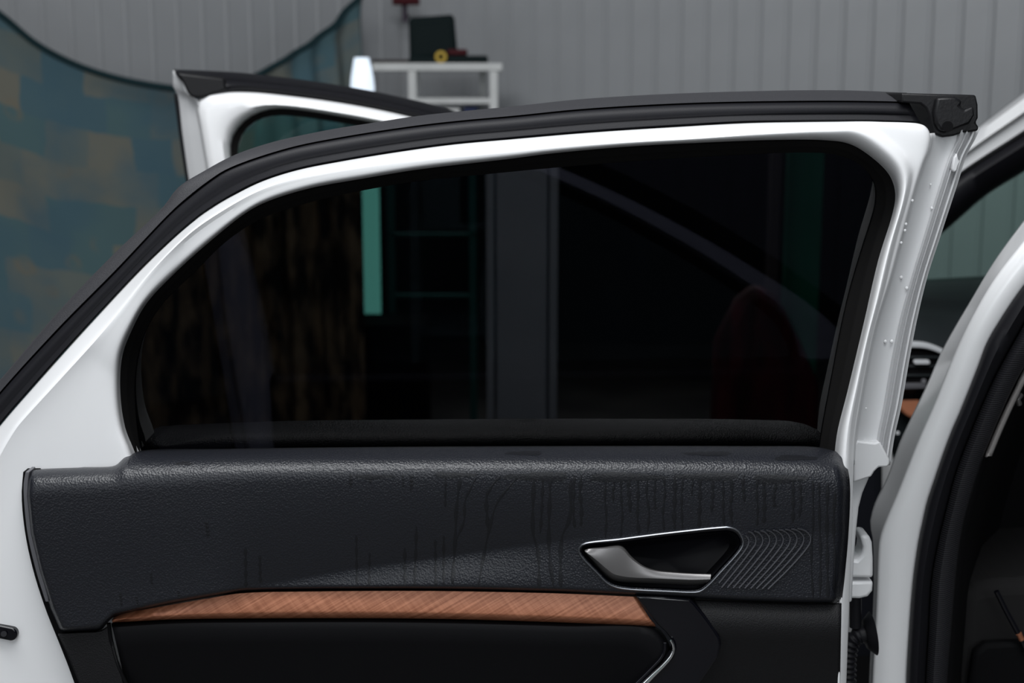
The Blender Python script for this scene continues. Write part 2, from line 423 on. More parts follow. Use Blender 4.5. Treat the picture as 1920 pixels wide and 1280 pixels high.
# shelf unit, Y about 5.0
SY = 5.0
def XZ(px, py, Y):
    p = W(px, py, Y); return p.x, p.z
sx0, sz1 = XZ(698, 118, SY); sx1, sz0 = XZ(942, 133, SY)
sh = empty('shelf_unit', ((sx0 + sx1) / 2, SY + 0.2, 0)); tag(sh, 'white painted metal shelf unit against the ribbed wall', 'shelf')
box('shelf_board', sx0, sx1, SY, SY + 0.40, sz0, sz1, SHELFM, sh, 0.003)
z2 = XZ(780, 184, SY)[1]
box('shelf_board', XZ(772, 180, SY)[0], XZ(930, 180, SY)[0], SY + 0.01, SY + 0.39, z2 - 0.02, z2, SHELFM, sh, 0.003)
box('shelf_board', XZ(772, 180, SY)[0], XZ(930, 180, SY)[0], SY + 0.01, SY + 0.39, 0.5, 0.52, SHELFM, sh, 0.003)
for px, y0 in ((765, 0.0), (898, 0.36), (918, 0.0), (772, 0.36)):
    x = XZ(px, 150, SY + y0)[0]
    box('shelf_post', x, x + 0.028, SY + y0 + 0.004, SY + y0 + 0.032, 0.0, sz0, SHELFM, sh, 0.002)
top = sz1
# tool case: lid standing open, base behind the tools
tcx0, _ = XZ(768, 100, SY + .12); tcx1, _ = XZ(856, 100, SY + .12); tz = XZ(800, 30, SY + .2)[1]
tc = empty('tool_case', ((tcx0 + tcx1) / 2, SY + .2, top)); tag(tc, 'dark green tool case standing open on the shelf top', 'case')
poly = [(766, 40), (770, 33), (845, 27), (851, 31), (858, 108), (768, 116)]
prism('case_lid', poly, SY + .16, 0.06, CASEM, tc, bevel=0.008, bseg=3)
prism('lid_panel', [(776, 46), (843, 40), (849, 100), (776, 106)], SY + .155, 0.006, CASEM, tc, bevel=0.002)
bx0 = XZ(768, 110, SY + .05)[0]; bx1 = XZ(914, 110, SY + .05)[0]
box('case_base', bx0, bx1, SY + .03, SY + .16, top, top + 0.026, CASEM, tc, 0.005)
def item(name, px0, px1, h0, h1, y0, y1, m, label, cat):
    x0 = XZ(px0, 110, SY + y0)[0]; x1 = XZ(px1, 110, SY + y0)[0]
    o = box(name, x0, x1, SY + y0, SY + y1, top + h0, top + h1, m, None, min((h1 - h0) * 0.3, 0.01)); tag(o, label, cat); return o
item('red_tool_pouch', 838, 876, 0.027, 0.048, .06, .12, DKRED, 'dark red tool pouch lying in the open green case', 'tool pouch')
def roll(name, px, R, wdt, m, label, cat):
    x, _ = XZ(px, 110, SY + .02); c = Vector((x, SY + .005 + wdt / 2, top + R)); V = []; F = []; n = 20
    prof = [(R * .45, -wdt / 2), (R * .95, -wdt / 2), (R, -wdt / 2 * .85), (R, wdt / 2 * .85), (R * .95, wdt / 2), (R * .45, wdt / 2)]
    for k in range(n):
        a = 2 * math.pi * k / n
        for r_, t_ in prof: V.append(c + Vector((math.cos(a) * r_, t_, math.sin(a) * r_)))
    q = len(prof)
    for k in range(n):
        for i in range(q):
            F.append((k * q + i, k * q + (i + 1) % q, ((k + 1) % n) * q + (i + 1) % q, ((k + 1) % n) * q + i))
    o = obj(name, V, F, m, None, smooth=40, closed=True); tag(o, label, cat)
roll('tape_roll', 827, 0.021, 0.024, YELLOW, 'yellow tape roll at the front edge of the shelf', 'tape roll')
item('brown_board', 697, 764, 0.0, 0.012, .02, .3, BROWN, 'flat dark brown board lying left of the green case', 'board')
x0 = XZ(869, 190, SY + .05)[0]; x1 = XZ(895, 190, SY + .05)[0]
o = box('blue_box', x0, x1, SY + .05, SY + .3, 0.9, z2 - 0.03, BLUEM, None, 0.003); tag(o, 'small blue cardboard box on the lower shelf board', 'box')
o.parent = None
# the blue box needs something to stand on
box('shelf_board', XZ(772, 180, SY)[0], XZ(930, 180, SY)[0], SY + 0.01, SY + 0.39, 0.88, 0.899, SHELFM, sh, 0.003)
# pale sheets on the middle board
o = box('pale_carton', XZ(790, 190, SY + .03)[0], XZ(862, 190, SY + .03)[0], SY + .03, SY + .3, 0.9, z2 - 0.035, SHELFM, None, 0.004); tag(o, 'pale carton beside the blue box under the shelf board', 'carton')

# lit lamp beside the shelf
lp = empty('work_lamp', (*W(680, 140, 5.15).xy, 0)); tag(lp, 'glowing white work lamp between the cloth and the shelf', 'lamp')
c0 = W(680, 172, 5.15); c1 = W(678, 108, 5.15)
V = []; n = 20; F = []
levels = [(0.0, .0), (0.0, .041), (0.1, .043), (0.4, .040), (0.8, .031), (1.0, .026), (1.0, 0.0)]
for tt, rr in levels:
    c = c0.lerp(c1, tt)
    for k in range(n): V.append(c + Vector((math.cos(6.28318 * k / n) * rr, math.sin(6.28318 * k / n) * rr, 0)))
for i in range(len(levels) - 1):
    for k in range(n): F.append((i * n + k, i * n + (k + 1) % n, (i + 1) * n + (k + 1) % n, (i + 1) * n + k))
obj('lamp_shade', V, F, LAMPM, lp, smooth=50, closed=True)
tube('lamp_pole', [(c0.x, c0.y, 0.02), (c0.x, c0.y, c0.z + 0.005)], 0.012, PIPEM, lp)
tube('lamp_base', [(c0.x, c0.y, 0.0), (c0.x, c0.y, 0.025)], [0.14, 0.12], PIPEM, lp, seg=24)
# pipe in the corner with a red valve
pp = W(759, 20, 5.7)
pi = empty('corner_pipe', (pp.x, pp.y, W(759, 42, 5.7).z)); tag(pi, 'thin dark pipe with a red valve high in the wall corner', 'pipe')
tube('pipe', [(pp.x, pp.y, W(759, 42, 5.7).z), (pp.x, pp.y, HW)], 0.011, PIPEM, pi)
vz = W(759, 0, 5.6).z
tube('valve_handle', [(pp.x - 0.045, pp.y - 0.03, vz), (pp.x + 0.06, pp.y - 0.03, vz)], 0.016, DKRED, pi)
tube('bracket', [(pp.x, pp.y, vz - 0.05), (pp.x, pp.y + 0.16, vz - 0.05)], 0.008, PIPEM, pi)

# ------------------------------------------------------------------ the car
car = empty('car', (1.1, 1.9, 0)); tag(car, 'white car with its rear and front left doors standing open', 'car')

# ---- rear door: shell
CC = [[(-190, 1560), (-175, 1400), (-145, 1180), (-100, 970), (-52, 863), (0, 795)],
      [(0, 795), (57, 729), (175, 598), (284, 484), (372, 406)],
      [(372, 406), (437, 365), (492, 338), (558, 317), (644, 300), (747, 283), (850, 269), (960, 259), (1100, 247), (1250, 237), (1400, 229), (1500, 227.3), (1562, 226.8)],
      [(1562, 226.8), (1620, 226.8), (1660, 227.3), (1700, 228), (1724, 230), (1737, 235), (1746, 250), (1744, 275), (1732, 306), (1718, 348)],
      [(1718, 348), (1687, 460), (1668, 529), (1644, 604), (1627, 680), (1613, 759), (1603, 821), (1600, 896), (1598, 1000), (1592, 1150), (1585, 1350), (1582, 1560)]]
DD = [[(330, 1560), (318, 1400), (300, 1180), (276, 980), (262, 900), (249, 850)],
      [(249, 850), (232, 804), (223, 734), (227, 668), (245, 620), (271, 572), (328, 511)],
      [(328, 511), (394, 452), (455, 403), (492, 382), (575, 355), (678, 336), (781, 319), (960, 298), (1020, 290), (1170, 276), (1320, 268), (1470, 263), (1550, 264)],
      [(1550, 264), (1595, 271), (1635, 295), (1670, 330), (1681, 365), (1675, 405)],
      [(1675, 405), (1650, 485), (1620, 615), (1590, 740), (1571, 815), (1567, 850), (1560, 950), (1550, 1150), (1540, 1350), (1535, 1560)]]
CNT = [26, 34, 90, 40, 60]
C_ = segspl(CC, CNT); D_ = segspl(DD, CNT)
NC = len(C_)
# width of the raised outer rim, by station (pixels)
def sm_(a, b, x):
    t = max(0.0, min(1.0, (x - a) / (b - a))); return t * t * (3 - 2 * t)
def rimw(i, wd):
    k = 0; a = i
    for j, c in enumerate(CNT):
        if a < c: k = j; break
        a -= c; k = j + 1
    f = a / CNT[min(k, 4)] if k < 5 else 1
    if k == 0: r = 235 - 205 * f ** 0.6
    elif k == 1: r = 30
    else: r = 30
    return min(r, 0.68 * wd)
rowsdef = ['C', 'c1', 'c2', 'c3', 'rim', 'rim2', 'flat', 'd4', 'd3', 'd2', 'd1', 'D', 'back']
R = {k: [] for k in rowsdef}
S3 = sum(CNT[:3])
for i, (c, d) in enumerate(zip(C_, D_)):
    wd = math.dist(c, d); r = rimw(i, wd)
    broad = max(0.0, min(1.0, (wd - 62) / 50.0))
    rgt = sm_(S3 - 22, S3 + 14, i)                 # 0 along the top, 1 on the hinge side
    # along the top: one face leaning back towards the roof, then a roll into the opening
    A = [(0, 1.512), (r * 0.3, 1.4970), (r * 0.6, 1.4830), (r * 0.85, 1.4725), (r, 1.4680)]
    rec = 0.006 * broad
    e = min(14, 0.08 * wd)
    A += [(r + e, 1.4665 + rec)]
    q = max(r + e * 1.3, wd - min(30, 0.22 * wd))
    A += [(q, 1.4665 + rec), (max(q + .5, wd - min(20, 0.16 * wd)), 1.4675 + rec), (max(q + 1, wd - min(12, 0.11 * wd)), 1.470 + rec * .7), (wd - min(6, 0.065 * wd), 1.475 + rec * .4), (wd - min(2, 0.03 * wd), 1.484), (wd, 1.500)]
    # on the hinge side: a raised bead round the glass, beyond it a shallow set-back corner
    bw = min(46.0, 0.97 * wd)
    t0 = wd - bw
    Bq = [(0, 1.484), (t0 * 0.12, 1.4775), (t0 * 0.4, 1.476), (t0 * 0.8, 1.4755), (t0 * 0.97, 1.4745), (t0 + bw * 0.08, 1.4715), (t0 + bw * 0.22, 1.4665), (t0 + bw * 0.38, 1.4645), (t0 + bw * 0.55, 1.466), (t0 + bw * 0.72, 1.4715), (t0 + bw * 0.9, 1.482), (wd, 1.500)]
    for k, (da, ya), (db, yb) in zip(rowsdef, A, Bq):
        dd = da + (db - da) * rgt; Y = ya + (yb - ya) * rgt
        qq = lerp2(c, d, max(0, min(1, dd / wd))); R[k].append(W(qq[0], qq[1], Y))
    R['back'].append(R['D'][-1] + Vector((0, 0.045, 0)))
v, f = grid([R[k] for k in rowsdef])
door = obj('car_door', v, f, PAINT, car, smooth=60, face_cam=True, solid=0.003)
sub = door.modifiers.new('sub', 'SUBSURF'); sub.levels = 1; sub.render_levels = 1
tag(door, 'open rear door with dark tinted window, black leather panel and copper inlay')

# hinge-side edge of the door (set back, with pressed ribs)
FF = [(1746, 250), (1744, 275), (1732, 306), (1718, 348), (1687, 460), (1668, 529), (1644, 604), (1627, 680), (1613, 759), (1603, 821), (1600, 870)]
GG = [(1838, 240), (1830, 258), (1813, 290), (1797, 340), (1763, 444), (1740, 515), (1720, 597), (1705, 675), (1690, 762), (1678, 815), (1669, 872)]
F_ = spl(FF, 60); G_ = spl(GG, 60)
prof = [(-0.08, 1.482), (0.0, 1.484), (0.03, 1.497), (0.10, 1.503), (0.45, 1.508), (0.56, 1.506), (0.62, 1.499), (0.67, 1.501), (0.70, 1.505), (0.745, 1.500), (0.79, 1.504), (0.83, 1.509), (0.87, 1.504), (0.91, 1.504), (0.945, 1.512), (1.0, 1.513)]
rows = []
for u, Y in prof:
    rows.append([W(*lerp2(a, b, u), Y) for a, b in zip(F_, G_)])
rows.append([p + Vector((0.001, 0.06, 0)) for p in rows[-1]])
v, f = grid(rows)
obj('door_edge', v, f, PAINT_M, door, smooth=50, face_cam=True, solid=0.002)
# stepped ledge at the foot of that edge
prism('door_edge_ledge', [(1600, 838), (1606, 826), (1640, 830), (1650, 827), (1668, 860), (1669, 870), (1664, 876), (1648, 876), (1640, 884), (1634, 894), (1600, 905)], 1.498, 0.07, PAINT_M, door, bevel=0.004, bseg=3)
prism('door_edge_lower', [(1585, 880), (1632, 892), (1618, 925), (1611, 952), (1606, 998), (1602, 1050), (1598, 1130), (1580, 1130)], 1.512, 0.06, PAINT_M, door, bevel=0.003, bseg=3)
prism('door_edge_flange', [(1574, 1120), (1579.5, 1120), (1577, 1200), (1575, 1290), (1571, 1560), (1566, 1560)], 1.462, 0.10, PAINT, door, bevel=0.001)
prism('door_edge_return', [(1578, 1120), (1605, 1120), (1603, 1300), (1600, 1560), (1570, 1560)], 1.66, 0.03, PAINT_M, door, bevel=0.002)
# a small bent tab on the edge and a bolt
prism('edge_tab', [(1789, 295), (1795, 287), (1797, 298), (1801, 303), (1797, 311), (1795, 320), (1789, 324), (1785, 318), (1787, 305)], 1.496, 0.012, PAINT_M, door, bevel=0.0015)
# outer skin
outer = []
for k in range(0, NC, 3):
    p = W(*C_[k], 1.50); outer.append(Vector((p.x, 1.605, p.z)))
inner = []
for k in range(0, NC, 3):
    p = W(*D_[k], 1.50); inner.append(Vector((p.x, 1.600, p.z)))
v, f = grid([[p + Vector((0, -0.03, 0)) for p in outer], outer, inner, [p + Vector((0, -0.06, 0)) for p in inner]])
obj('outer_skin', v, f, PAINT, door, smooth=50, face_cam=False, solid=0.002)

# seals along the top
AA = [[(-275, 1560), (-262, 1400), (-235, 1180), (-190, 960), (-115, 838), (0, 712)],
      [(0, 712), (109, 585), (219, 471), (306, 388), (334, 352)],
      [(334, 352), (386, 319), (437, 292), (506, 268), (609, 245), (695, 231), (788, 217), (884, 207), (960, 200), (1080, 187), (1200, 179), (1300, 174.5), (1400, 171.5), (1512, 169.5), (1597, 170), (1700, 174)]]
BB = [[(-243, 1560), (-230, 1400), (-205, 1180), (-160, 968), (-90, 850), (0, 737)],
      [(0, 737), (109, 618), (219, 507), (320, 400), (352, 372)],
      [(352, 372), (394, 339), (427, 318), (541, 279), (644, 258), (781, 237), (870, 227), (960, 219), (1080, 207), (1200, 199), (1300, 194.5), (1400, 192), (1569, 190.6), (1681, 192), (1705, 193)]]
CS = [CC[0], CC[1], CC[2] + [(1640, 227.2), (1725, 230)]]
cn = [22, 34, 110]
A_ = segspl(AA, cn); B_ = segspl(BB, cn); C2 = segspl(CS, cn)
def strip(name, P, Q, prof, m, solid=0.002, **kw):
    rows = [[W(*lerp2(a, b, u), Y) for a, b in zip(P, Q)] for u, Y in prof]
    v, f = grid(rows)
    return obj(name, v, f, m, door, smooth=60, face_cam=True, solid=solid)
def strip2(name, P, Q, prof, m):
    rows = []
    for u, Ya, Yb in prof:
        rows.append([W(*lerp2(a, b, u), Ya + (Yb - Ya) * sm_(58, 82, i)) for i, (a, b) in enumerate(zip(P, Q))])
    v, f = grid(rows)
    return obj(name, v, f, m, door, smooth=60, face_cam=True, solid=0.002)
strip2('top_seal', A_, B_, [(-0.02, 1.56, 1.60), (0.0, 1.525, 1.576), (0.12, 1.519, 1.562), (0.45, 1.515, 1.538), (0.75, 1.513, 1.522), (0.90, 1.512, 1.517), (0.97, 1.515, 1.520), (1.0, 1.54, 1.54)], GRAINED)
strip2('side_seal', B_, C2, [(0.0, 1.54, 1.54), (0.03, 1.514, 1.517), (0.10, 1.510, 1.513), (0.3, 1.5085, 1.510), (0.55, 1.508, 1.509), (0.64, 1.5095, 1.511), (0.72, 1.509, 1.510), (0.93, 1.508, 1.508), (1.0, 1.512, 1.511), (1.03, 1.53, 1.53)], RUBBER)
cap_poly = [(1690, 174), (1757, 176.5), (1830, 178), (1834, 196), (1834.5, 221), (1830, 230), (1836, 238), (1834, 245.5), (1806, 249), (1788, 255), (1768, 257.5), (1753, 252), (1747, 240), (1744.5, 221), (1736, 203), (1726, 195), (1690, 192)]
prism('corner_cap', cap_poly, 1.500, 0.08, CAPB, door, bevel=0.006, bseg=3)
prism('corner_cap_pad', [(1758, 183), (1790, 181), (1806, 190), (1800, 198), (1809, 206), (1826, 198), (1829, 216), (1818, 232), (1800, 239), (1780, 247), (1764, 245), (1755, 232), (1752, 210)], 1.491, 0.014, CAPB, door, bevel=0.004, bseg=2)
tube('corner_cap_hole', [W(1777, 237, 1.4885), W(1777, 237, 1.494)], 0.0055, INTER, door, seg=16)

# window channel and glass
EE = [[(345, 1560), (330, 1400), (312, 1180), (288, 980), (274, 900), (262, 838)],
      [(262, 838), (254, 769), (254, 698), (270, 628), (303, 572), (364, 511)],
      [(364, 511), (425, 452), (490, 410), (575, 381), (650, 363), (781, 340), (907, 327), (1043, 314), (1180, 303), (1370, 291), (1520, 286)],
      [(1520, 286), (1572, 291), (1615, 311), (1640, 345), (1642, 375), (1636, 405)],
      [(1636, 405), (1620, 455), (1588, 565), (1558, 715), (1537, 835), (1525, 950), (1515, 1150), (1505, 1350), (1500, 1560)]]
E_ = segspl(EE, CNT)
sl = slice(CNT[0] - 6, NC - 26)
D2 = D_[sl]; E2 = E_[sl]
strip('window_channel', D2, E2, [(-0.05, 1.512), (0.0, 1.503), (0.08, 1.502), (0.45, 1.510), (0.55, 1.513), (0.62, 1.519), (0.93, 1.525), (1.0, 1.5292), (1.0, 1.5298)], CHANNEL)
gp = [W(*p, 1.530) for p in E2[::2]]
cen = sum(gp, Vector()) / len(gp)
gp = [cen + (p - cen) * 1.012 for p in gp]
lowz = W(800, 900, 1.53).z
gp = [Vector((p.x, 1.530, max(p.z, lowz))) for p in gp]
n = len(gp)
obj('window_pane', gp + [p + Vector((0, 0.004, 0)) for p in gp],
    [tuple(range(n)), tuple(range(2 * n - 1, n - 1, -1))] + [(i, (i + 1) % n, n + (i + 1) % n, n + i) for i in range(n)], TINT, door, smooth=0, closed=True)
door.children[-1]['label'] = 'almost black tinted window glass'

# leather trim panel
TT = [(50, 880), (90, 877.5), (150, 875.5), (212, 873.5), (221, 869), (234, 855), (262, 845), (420, 841), (600, 838.5), (1000, 836), (1400, 836), (1535, 838), (1574, 846)]
BT = [(110, 1186), (150, 1184), (188, 1181), (201, 1168), (214, 1156), (316, 1133), (391, 1120), (452, 1110.5), (603, 1107), (760, 1106), (877, 1107), (1054, 1111), (1190, 1117), (1300, 1123), (1400, 1128), (1500, 1131), (1578, 1131)]
LF = [(50, 880), (46, 900), (45, 930), (52, 1000), (68, 1070), (90, 1140), (110, 1186)]
RT = [(1574, 846), (1582, 856), (1590, 880), (1594, 915), (1591, 1000), (1584, 1080), (1578, 1131)]
def interp(pts, x):
    if x <= pts[0][0]: return pts[0][1]
    for a, b in zip(pts, pts[1:]):
        if x <= b[0]: return a[1] + (b[1] - a[1]) * (x - a[0]) / (b[0] - a[0])
    return pts[-1][1]
HL = [(40, 912), (230, 904), (363, 893), (500, 883), (800, 879), (1100, 877), (1400, 880), (1520, 886), (1600, 900)]
CR = [(380, 1125), (473, 1100), (655, 1067), (801, 1047), (947, 1027), (1093, 1009), (1200, 997)]
def sm(a, b, x):
    t = max(0.0, min(1.0, (x - a) / (b - a))); return t * t * (3 - 2 * t)
def Yp(x, y):
    yt = interp(TT, x); yh = interp(HL, x) + 24
    yt0 = 1.478 + (1.526 - 1.478) * sm(214, 264, x)
    q = max(0.0, min(1.0, (y - yt) / (yh - yt)))
    Y = yt0 - (yt0 - 1.428) * (1 - (1 - q) ** 2.6) ** (1 / 2.6) if q < 1 else 1.428
    # face below the roll
    yc = interp(CR, x); yb = interp(BT, x)
    if y > yh:
        k = 1 - sm(900, 1180, x) * 0.8
        k *= sm(380, 520, x)
        a = max(0.0, min(1.0, (y - yh) / max(yc - yh, 5)))
        back = 0.017 * a ** 1.7
        if y > yc: back = 0.017 * (1 - 0.42 * sm(0, max(60, 0.9 * (yb - yc)), y - yc))
        Y += back * k + (1 - k) * 0.006 * sm(yh, yb, y)
    # edges roll back
    Y += 0.030 * (1 - sm(0, 22, interpx(RT, y) - x)) ** 1.5 * sm(0, 30, y - yt)
    Y += 0.035 * (1 - sm(0, 14, x - interpx(LF, y))) ** 1.3
    Y += 0.020 * (1 - sm(0, 9, yb - y)) ** 1.5
    return Y
def interpx(pts, y):
    if y <= pts[0][1]: return pts[0][0]
    for a, b in zip(pts, pts[1:]):
        if y <= b[1]: return a[0] + (b[0] - a[0]) * (y - a[1]) / max(b[1] - a[1], 1e-6)
    return pts[-1][0]
NU, NV = 260, 90
T_ = spl(TT, NU); B2 = spl(BT, NU); L_ = spl(LF, NV); R_ = spl(RT, NV)
rows = []
for j in range(NV):
    v_ = (j / (NV - 1)); v_ = v_ * 0.75 + 0.25 * v_ * v_
    f_ = v_ * (NV - 1); k = int(min(f_, NV - 2)); g = f_ - k
    lf = lerp2(L_[k], L_[k + 1], g); rt = lerp2(R_[k], R_[k + 1], g)
    row = []
    for i in range(NU):
        u = i / (NU - 1)
        P = []
        for c in (0, 1):
            P.append((1 - v_) * T_[i][c] + v_ * B2[i][c] + (1 - u) * lf[c] + u * rt[c]
                     - ((1 - u) * (1 - v_) * T_[0][c] + u * (1 - v_) * T_[-1][c] + (1 - u) * v_ * B2[0][c] + u * v_ * B2[-1][c]))
        row.append(W(P[0], P[1], Yp(P[0], P[1])))
    rows.append(row)
v, f = grid(rows)
panel = obj('trim_panel', v, f, LEATHER, door, smooth=70, face_cam=True, solid=0.004)
panel['label'] = 'black grained leather upper door panel with water runs'
# cut the opening for the handle bowl
BZ = [(1084, 1034), (1085, 1027), (1092, 1020), (1165, 1010), (1259, 998), (1350, 988.5), (1367, 988), (1383, 994), (1394, 1010), (1395, 1020), (1390, 1031), (1352, 1074), (1327, 1100), (1312, 1110), (1290, 1111.5), (1259, 1110), (1181, 1106), (1155, 1102), (1138, 1094), (1118, 1074), (1090, 1045)]
bcx = sum(p[0] for p in BZ) / len(BZ); bcy = sum(p[1] for p in BZ) / len(BZ)
def inset(poly, dpx):
    n = len(poly); out = []
    for i in range(n):
        a = poly[i - 1]; b = poly[(i + 1) % n]; t = (b[0] - a[0], b[1] - a[1]); L = math.hypot(*t)
        nx, ny = -t[1] / L, t[0] / L
        out.append((poly[i][0] + nx * dpx, poly[i][1] + ny * dpx))
    return out
BZs = spl(BZ, 90, closed=True)
BZi = inset(BZs, 5)
if abs(sum(a[0] * b[1] - b[0] * a[1] for a, b in zip(BZi, BZi[1:] + BZi[:1]))) > abs(sum(a[0] * b[1] - b[0] * a[1] for a, b in zip(BZs, BZs[1:] + BZs[:1]))):
    SGN = -1
else: SGN = 1
def ins(poly, d): return inset(poly, d * SGN)
YB = 1.430
cut = prism('cutter', ins(BZs, 3), 1.431, 0.2, INTER, None, smooth=0)
cut.location.y -= 0.08
bo = panel.modifiers.new('hole', 'BOOLEAN'); bo.object = cut; bo.operation = 'DIFFERENCE'; bo.solver = 'EXACT'
bpy.context.view_layer.update()
dg = bpy.context.evaluated_depsgraph_get()
me2 = bpy.data.meshes.new_from_object(panel.evaluated_get(dg))
panel.modifiers.clear(); panel.data = me2
bpy.data.objects.remove(cut)
# bezel ring and bowl
def ringloft(name, levels, m, cap_last=False, smooth=50):
    rows = [[W(p[0], p[1], (Y(p) if callable(Y) else Y)) for p in ins(BZs, d)] for d, Y in levels]
    v, f = grid(rows, closed_u=True)
    if cap_last:
        n = len(BZs); f.append(tuple((len(rows) - 1) * n + k for k in range(n)))
    return obj(name, v, f, m, door, smooth=smooth, face_cam=True)
yb_ = lambda off: (lambda p: Yp(p[0], min(p[1], 1095)) + off)
ringloft('handle_bezel', [(-1.5, yb_(0.004)), (-1.0, yb_(-0.0015)), (1.0, yb_(-0.0025)), (2.6, yb_(-0.002)), (3.4, yb_(0.002))], CHROME)
ringloft('handle_surround', [(3.2, yb_(0.001)), (4.5, yb_(0.001)), (8.5, yb_(0.003)), (10.0, yb_(0.008))], GLOSS)
rows = []
for sc2, dy in ((0.0, 0.003), (0.02, 0.012), (0.06, 0.030), (0.14, 0.044), (0.30, 0.048)):
    rows.append([W(p[0] + (bcx - p[0]) * sc2, p[1] + (bcy - p[1]) * sc2, 1.431 + dy) for p in ins(BZs, 8.5)])
rows.append([W(bcx, bcy, 1.480) for p in BZs])
v, f = grid(rows, closed_u=True)
obj('handle_bowl', v, f, BOWL, door, smooth=50, face_cam=True)
# lever: rounded satin blade with a lower facet
LT = [(1096, 1031), (1102, 1028), (1130, 1024.5), (1163, 1021), (1171, 1026), (1182, 1040), (1196, 1053), (1210, 1062), (1230, 1068.5), (1262, 1072), (1300, 1074.5), (1333, 1075.5)]
LM = [(1097, 1034), (1104, 1039), (1120, 1052), (1138, 1068), (1150, 1077), (1165, 1081), (1190, 1083.5), (1215, 1084), (1240, 1085), (1265, 1086), (1300, 1087), (1332, 1086)]
LB = [(1097, 1036), (1104, 1044), (1118, 1061), (1134, 1078), (1148, 1087), (1163, 1090.5), (1190, 1092), (1215, 1093), (1240, 1094), (1262, 1095), (1295, 1096.5), (1322, 1095.5)]
a, b, c = spl(LT, 60), spl(LM, 60), spl(LB, 60)
rows = [[W(*p, 1.444) for p in a], [W(*lerp2(p, q, 0.04), 1.434) for p, q in zip(a, b)], [W(*lerp2(p, q, 0.12), 1.431) for p, q in zip(a, b)],
        [W(*lerp2(p, q, 0.6), 1.4285) for p, q in zip(a, b)], [W(*lerp2(p, q, 0.97), 1.428) for p, q in zip(a, b)], [W(*lerp2(p, q, 0.15), 1.430) for p, q in zip(b, c)],
        [W(*lerp2(p, q, 0.95), 1.440) for p, q in zip(b, c)], [W(*p, 1.446) for p in c], [W(*p, 1.452) for p in b]]
v, f = grid(rows); nr = 60
f += [tuple(i * nr + 59 for i in range(len(rows))), tuple(i * nr for i in range(len(rows) - 1, -1, -1))]
f += [((len(rows) - 1) * nr + j, (len(rows) - 1) * nr + j + 1, j + 1, j) for j in range(nr - 1)]
lev = obj('handle_lever', v, f, SATIN, door, smooth=40, closed=True); lev['label'] = 'satin metal door release lever'
# ribbed grille beside the handle
k_n = 10
for k in range(k_n):
    s = k / (k_n - 1)
    path = [(1391 + 104 * s, 997 - 6 * s), (1398 + 112 * s, 1000 - 5 * s), (1404 + 116 * s, 1009 - 2 * s), (1404 + 114 * s, 1019 + 0 * s), (1397 + 113 * s, 1030 + 1 * s), (1372 + 107 * s, 1063 + 3 * s), (1342 + 98 * s, 1101 + 3 * s)]
    if k == 0: path = [(1398, 1004), (1404, 1012), (1403, 1021), (1396, 1033), (1372, 1063), (1348, 1093)]
    pp_ = spl(path, 22)
    V = []; F = []
    for i, p in enumerate(pp_):
        q = pp_[min(i + 1, 21)]; r = pp_[max(i - 1, 0)]
        t = (q[0] - r[0], q[1] - r[1]); L = math.hypot(*t) or 1; nx, ny = -t[1] / L, t[0] / L
        for off, dy in ((3.6, 0.003), (1.0, -0.0022), (-1.0, -0.0026), (-2.4, 0.003)):
            x, y = p[0] + nx * off, p[1] + ny * off
            V.append(W(x, y, Yp(x, min(y, 1092)) + dy))
    for i in range(21):
        for j in range(3): F.append((i * 4 + j, i * 4 + j + 1, (i + 1) * 4 + j + 1, (i + 1) * 4 + j))
    F += [(3, 2, 1, 0), tuple(21 * 4 + j for j in range(4))]
    obj('grille_rib', V, F, RIBM, door, smooth=30)
# water runs on the leather
runs = [[(836, 886), (835, 920), (835, 950)], [(863, 896), (856, 950), (854, 1001), (848, 1100)], [(892, 896), (872, 939), (870, 976), (856, 1012)], [(938, 892), (914, 925), (915, 990)],
        [(972, 892), (932, 943), (918, 990), (907, 1041), (896, 1100)], [(1001, 897), (1000, 1001), (1009, 1034), (1011, 1102)], [(1032, 894), (1029, 1005), (1031, 1049), (1038, 1102)], [(1018, 896), (1016, 950), (1013, 1000)],
        [(1071, 899), (1067, 976), (1054, 1005), (1051, 1102)], [(668, 1005), (669, 1098)], [(693, 1038), (692, 1098)], [(781, 987), (779, 1049), (777, 1099)], [(816, 1012), (817, 1099)], [(832, 1005), (832, 1099)],
        [(460, 1027), (461, 1100)], [(759, 1027), (759, 1098)], [(658, 888), (657, 912)], [(755, 890), (756, 912)], [(772, 890), (771, 918)], [(695, 890), (694, 905)], [(487, 1042), (488, 1092)],
        [(387, 978), (390, 1005)], [(283, 1075), (285, 1095)], [(225, 1112), (228, 1135)], [(256, 1118), (258, 1136)], [(334, 1106), (336, 1122)]]
for x, y0, y1 in ((1077, 893, 990), (1090, 890, 985), (1137, 892, 1008), (1152, 888, 940), (1165, 890, 1006), (1180, 890, 960), (1196, 892, 1002), (1215, 888, 998), (1230, 890, 955), (1245, 892, 994), (1265, 890, 992), (1281, 892, 990), (1298, 888, 930), (1312, 890, 988), (1335, 890, 960), (1356, 892, 984), (1371, 890, 982), (1395, 890, 940), (1421, 892, 985), (1432, 890, 980), (1452, 890, 950), (1487, 892, 980), (1499, 895, 970), (1524, 900, 1122), (1536, 905, 1122), (1552, 905, 1122), (1566, 920, 1110)):
    runs.append([(x, y0), (x + random.uniform(-3, 3), (y0 * 2 + y1) / 3), (x + random.uniform(-3, 3), (y0 + 2 * y1) / 3), (x + random.uniform(-2, 2), y1)])
runs += [[(p[0][0], p[0][1]), (p[0][0] + 2, p[0][1] + 1)] for p in []]
VV, FF_ = [], []
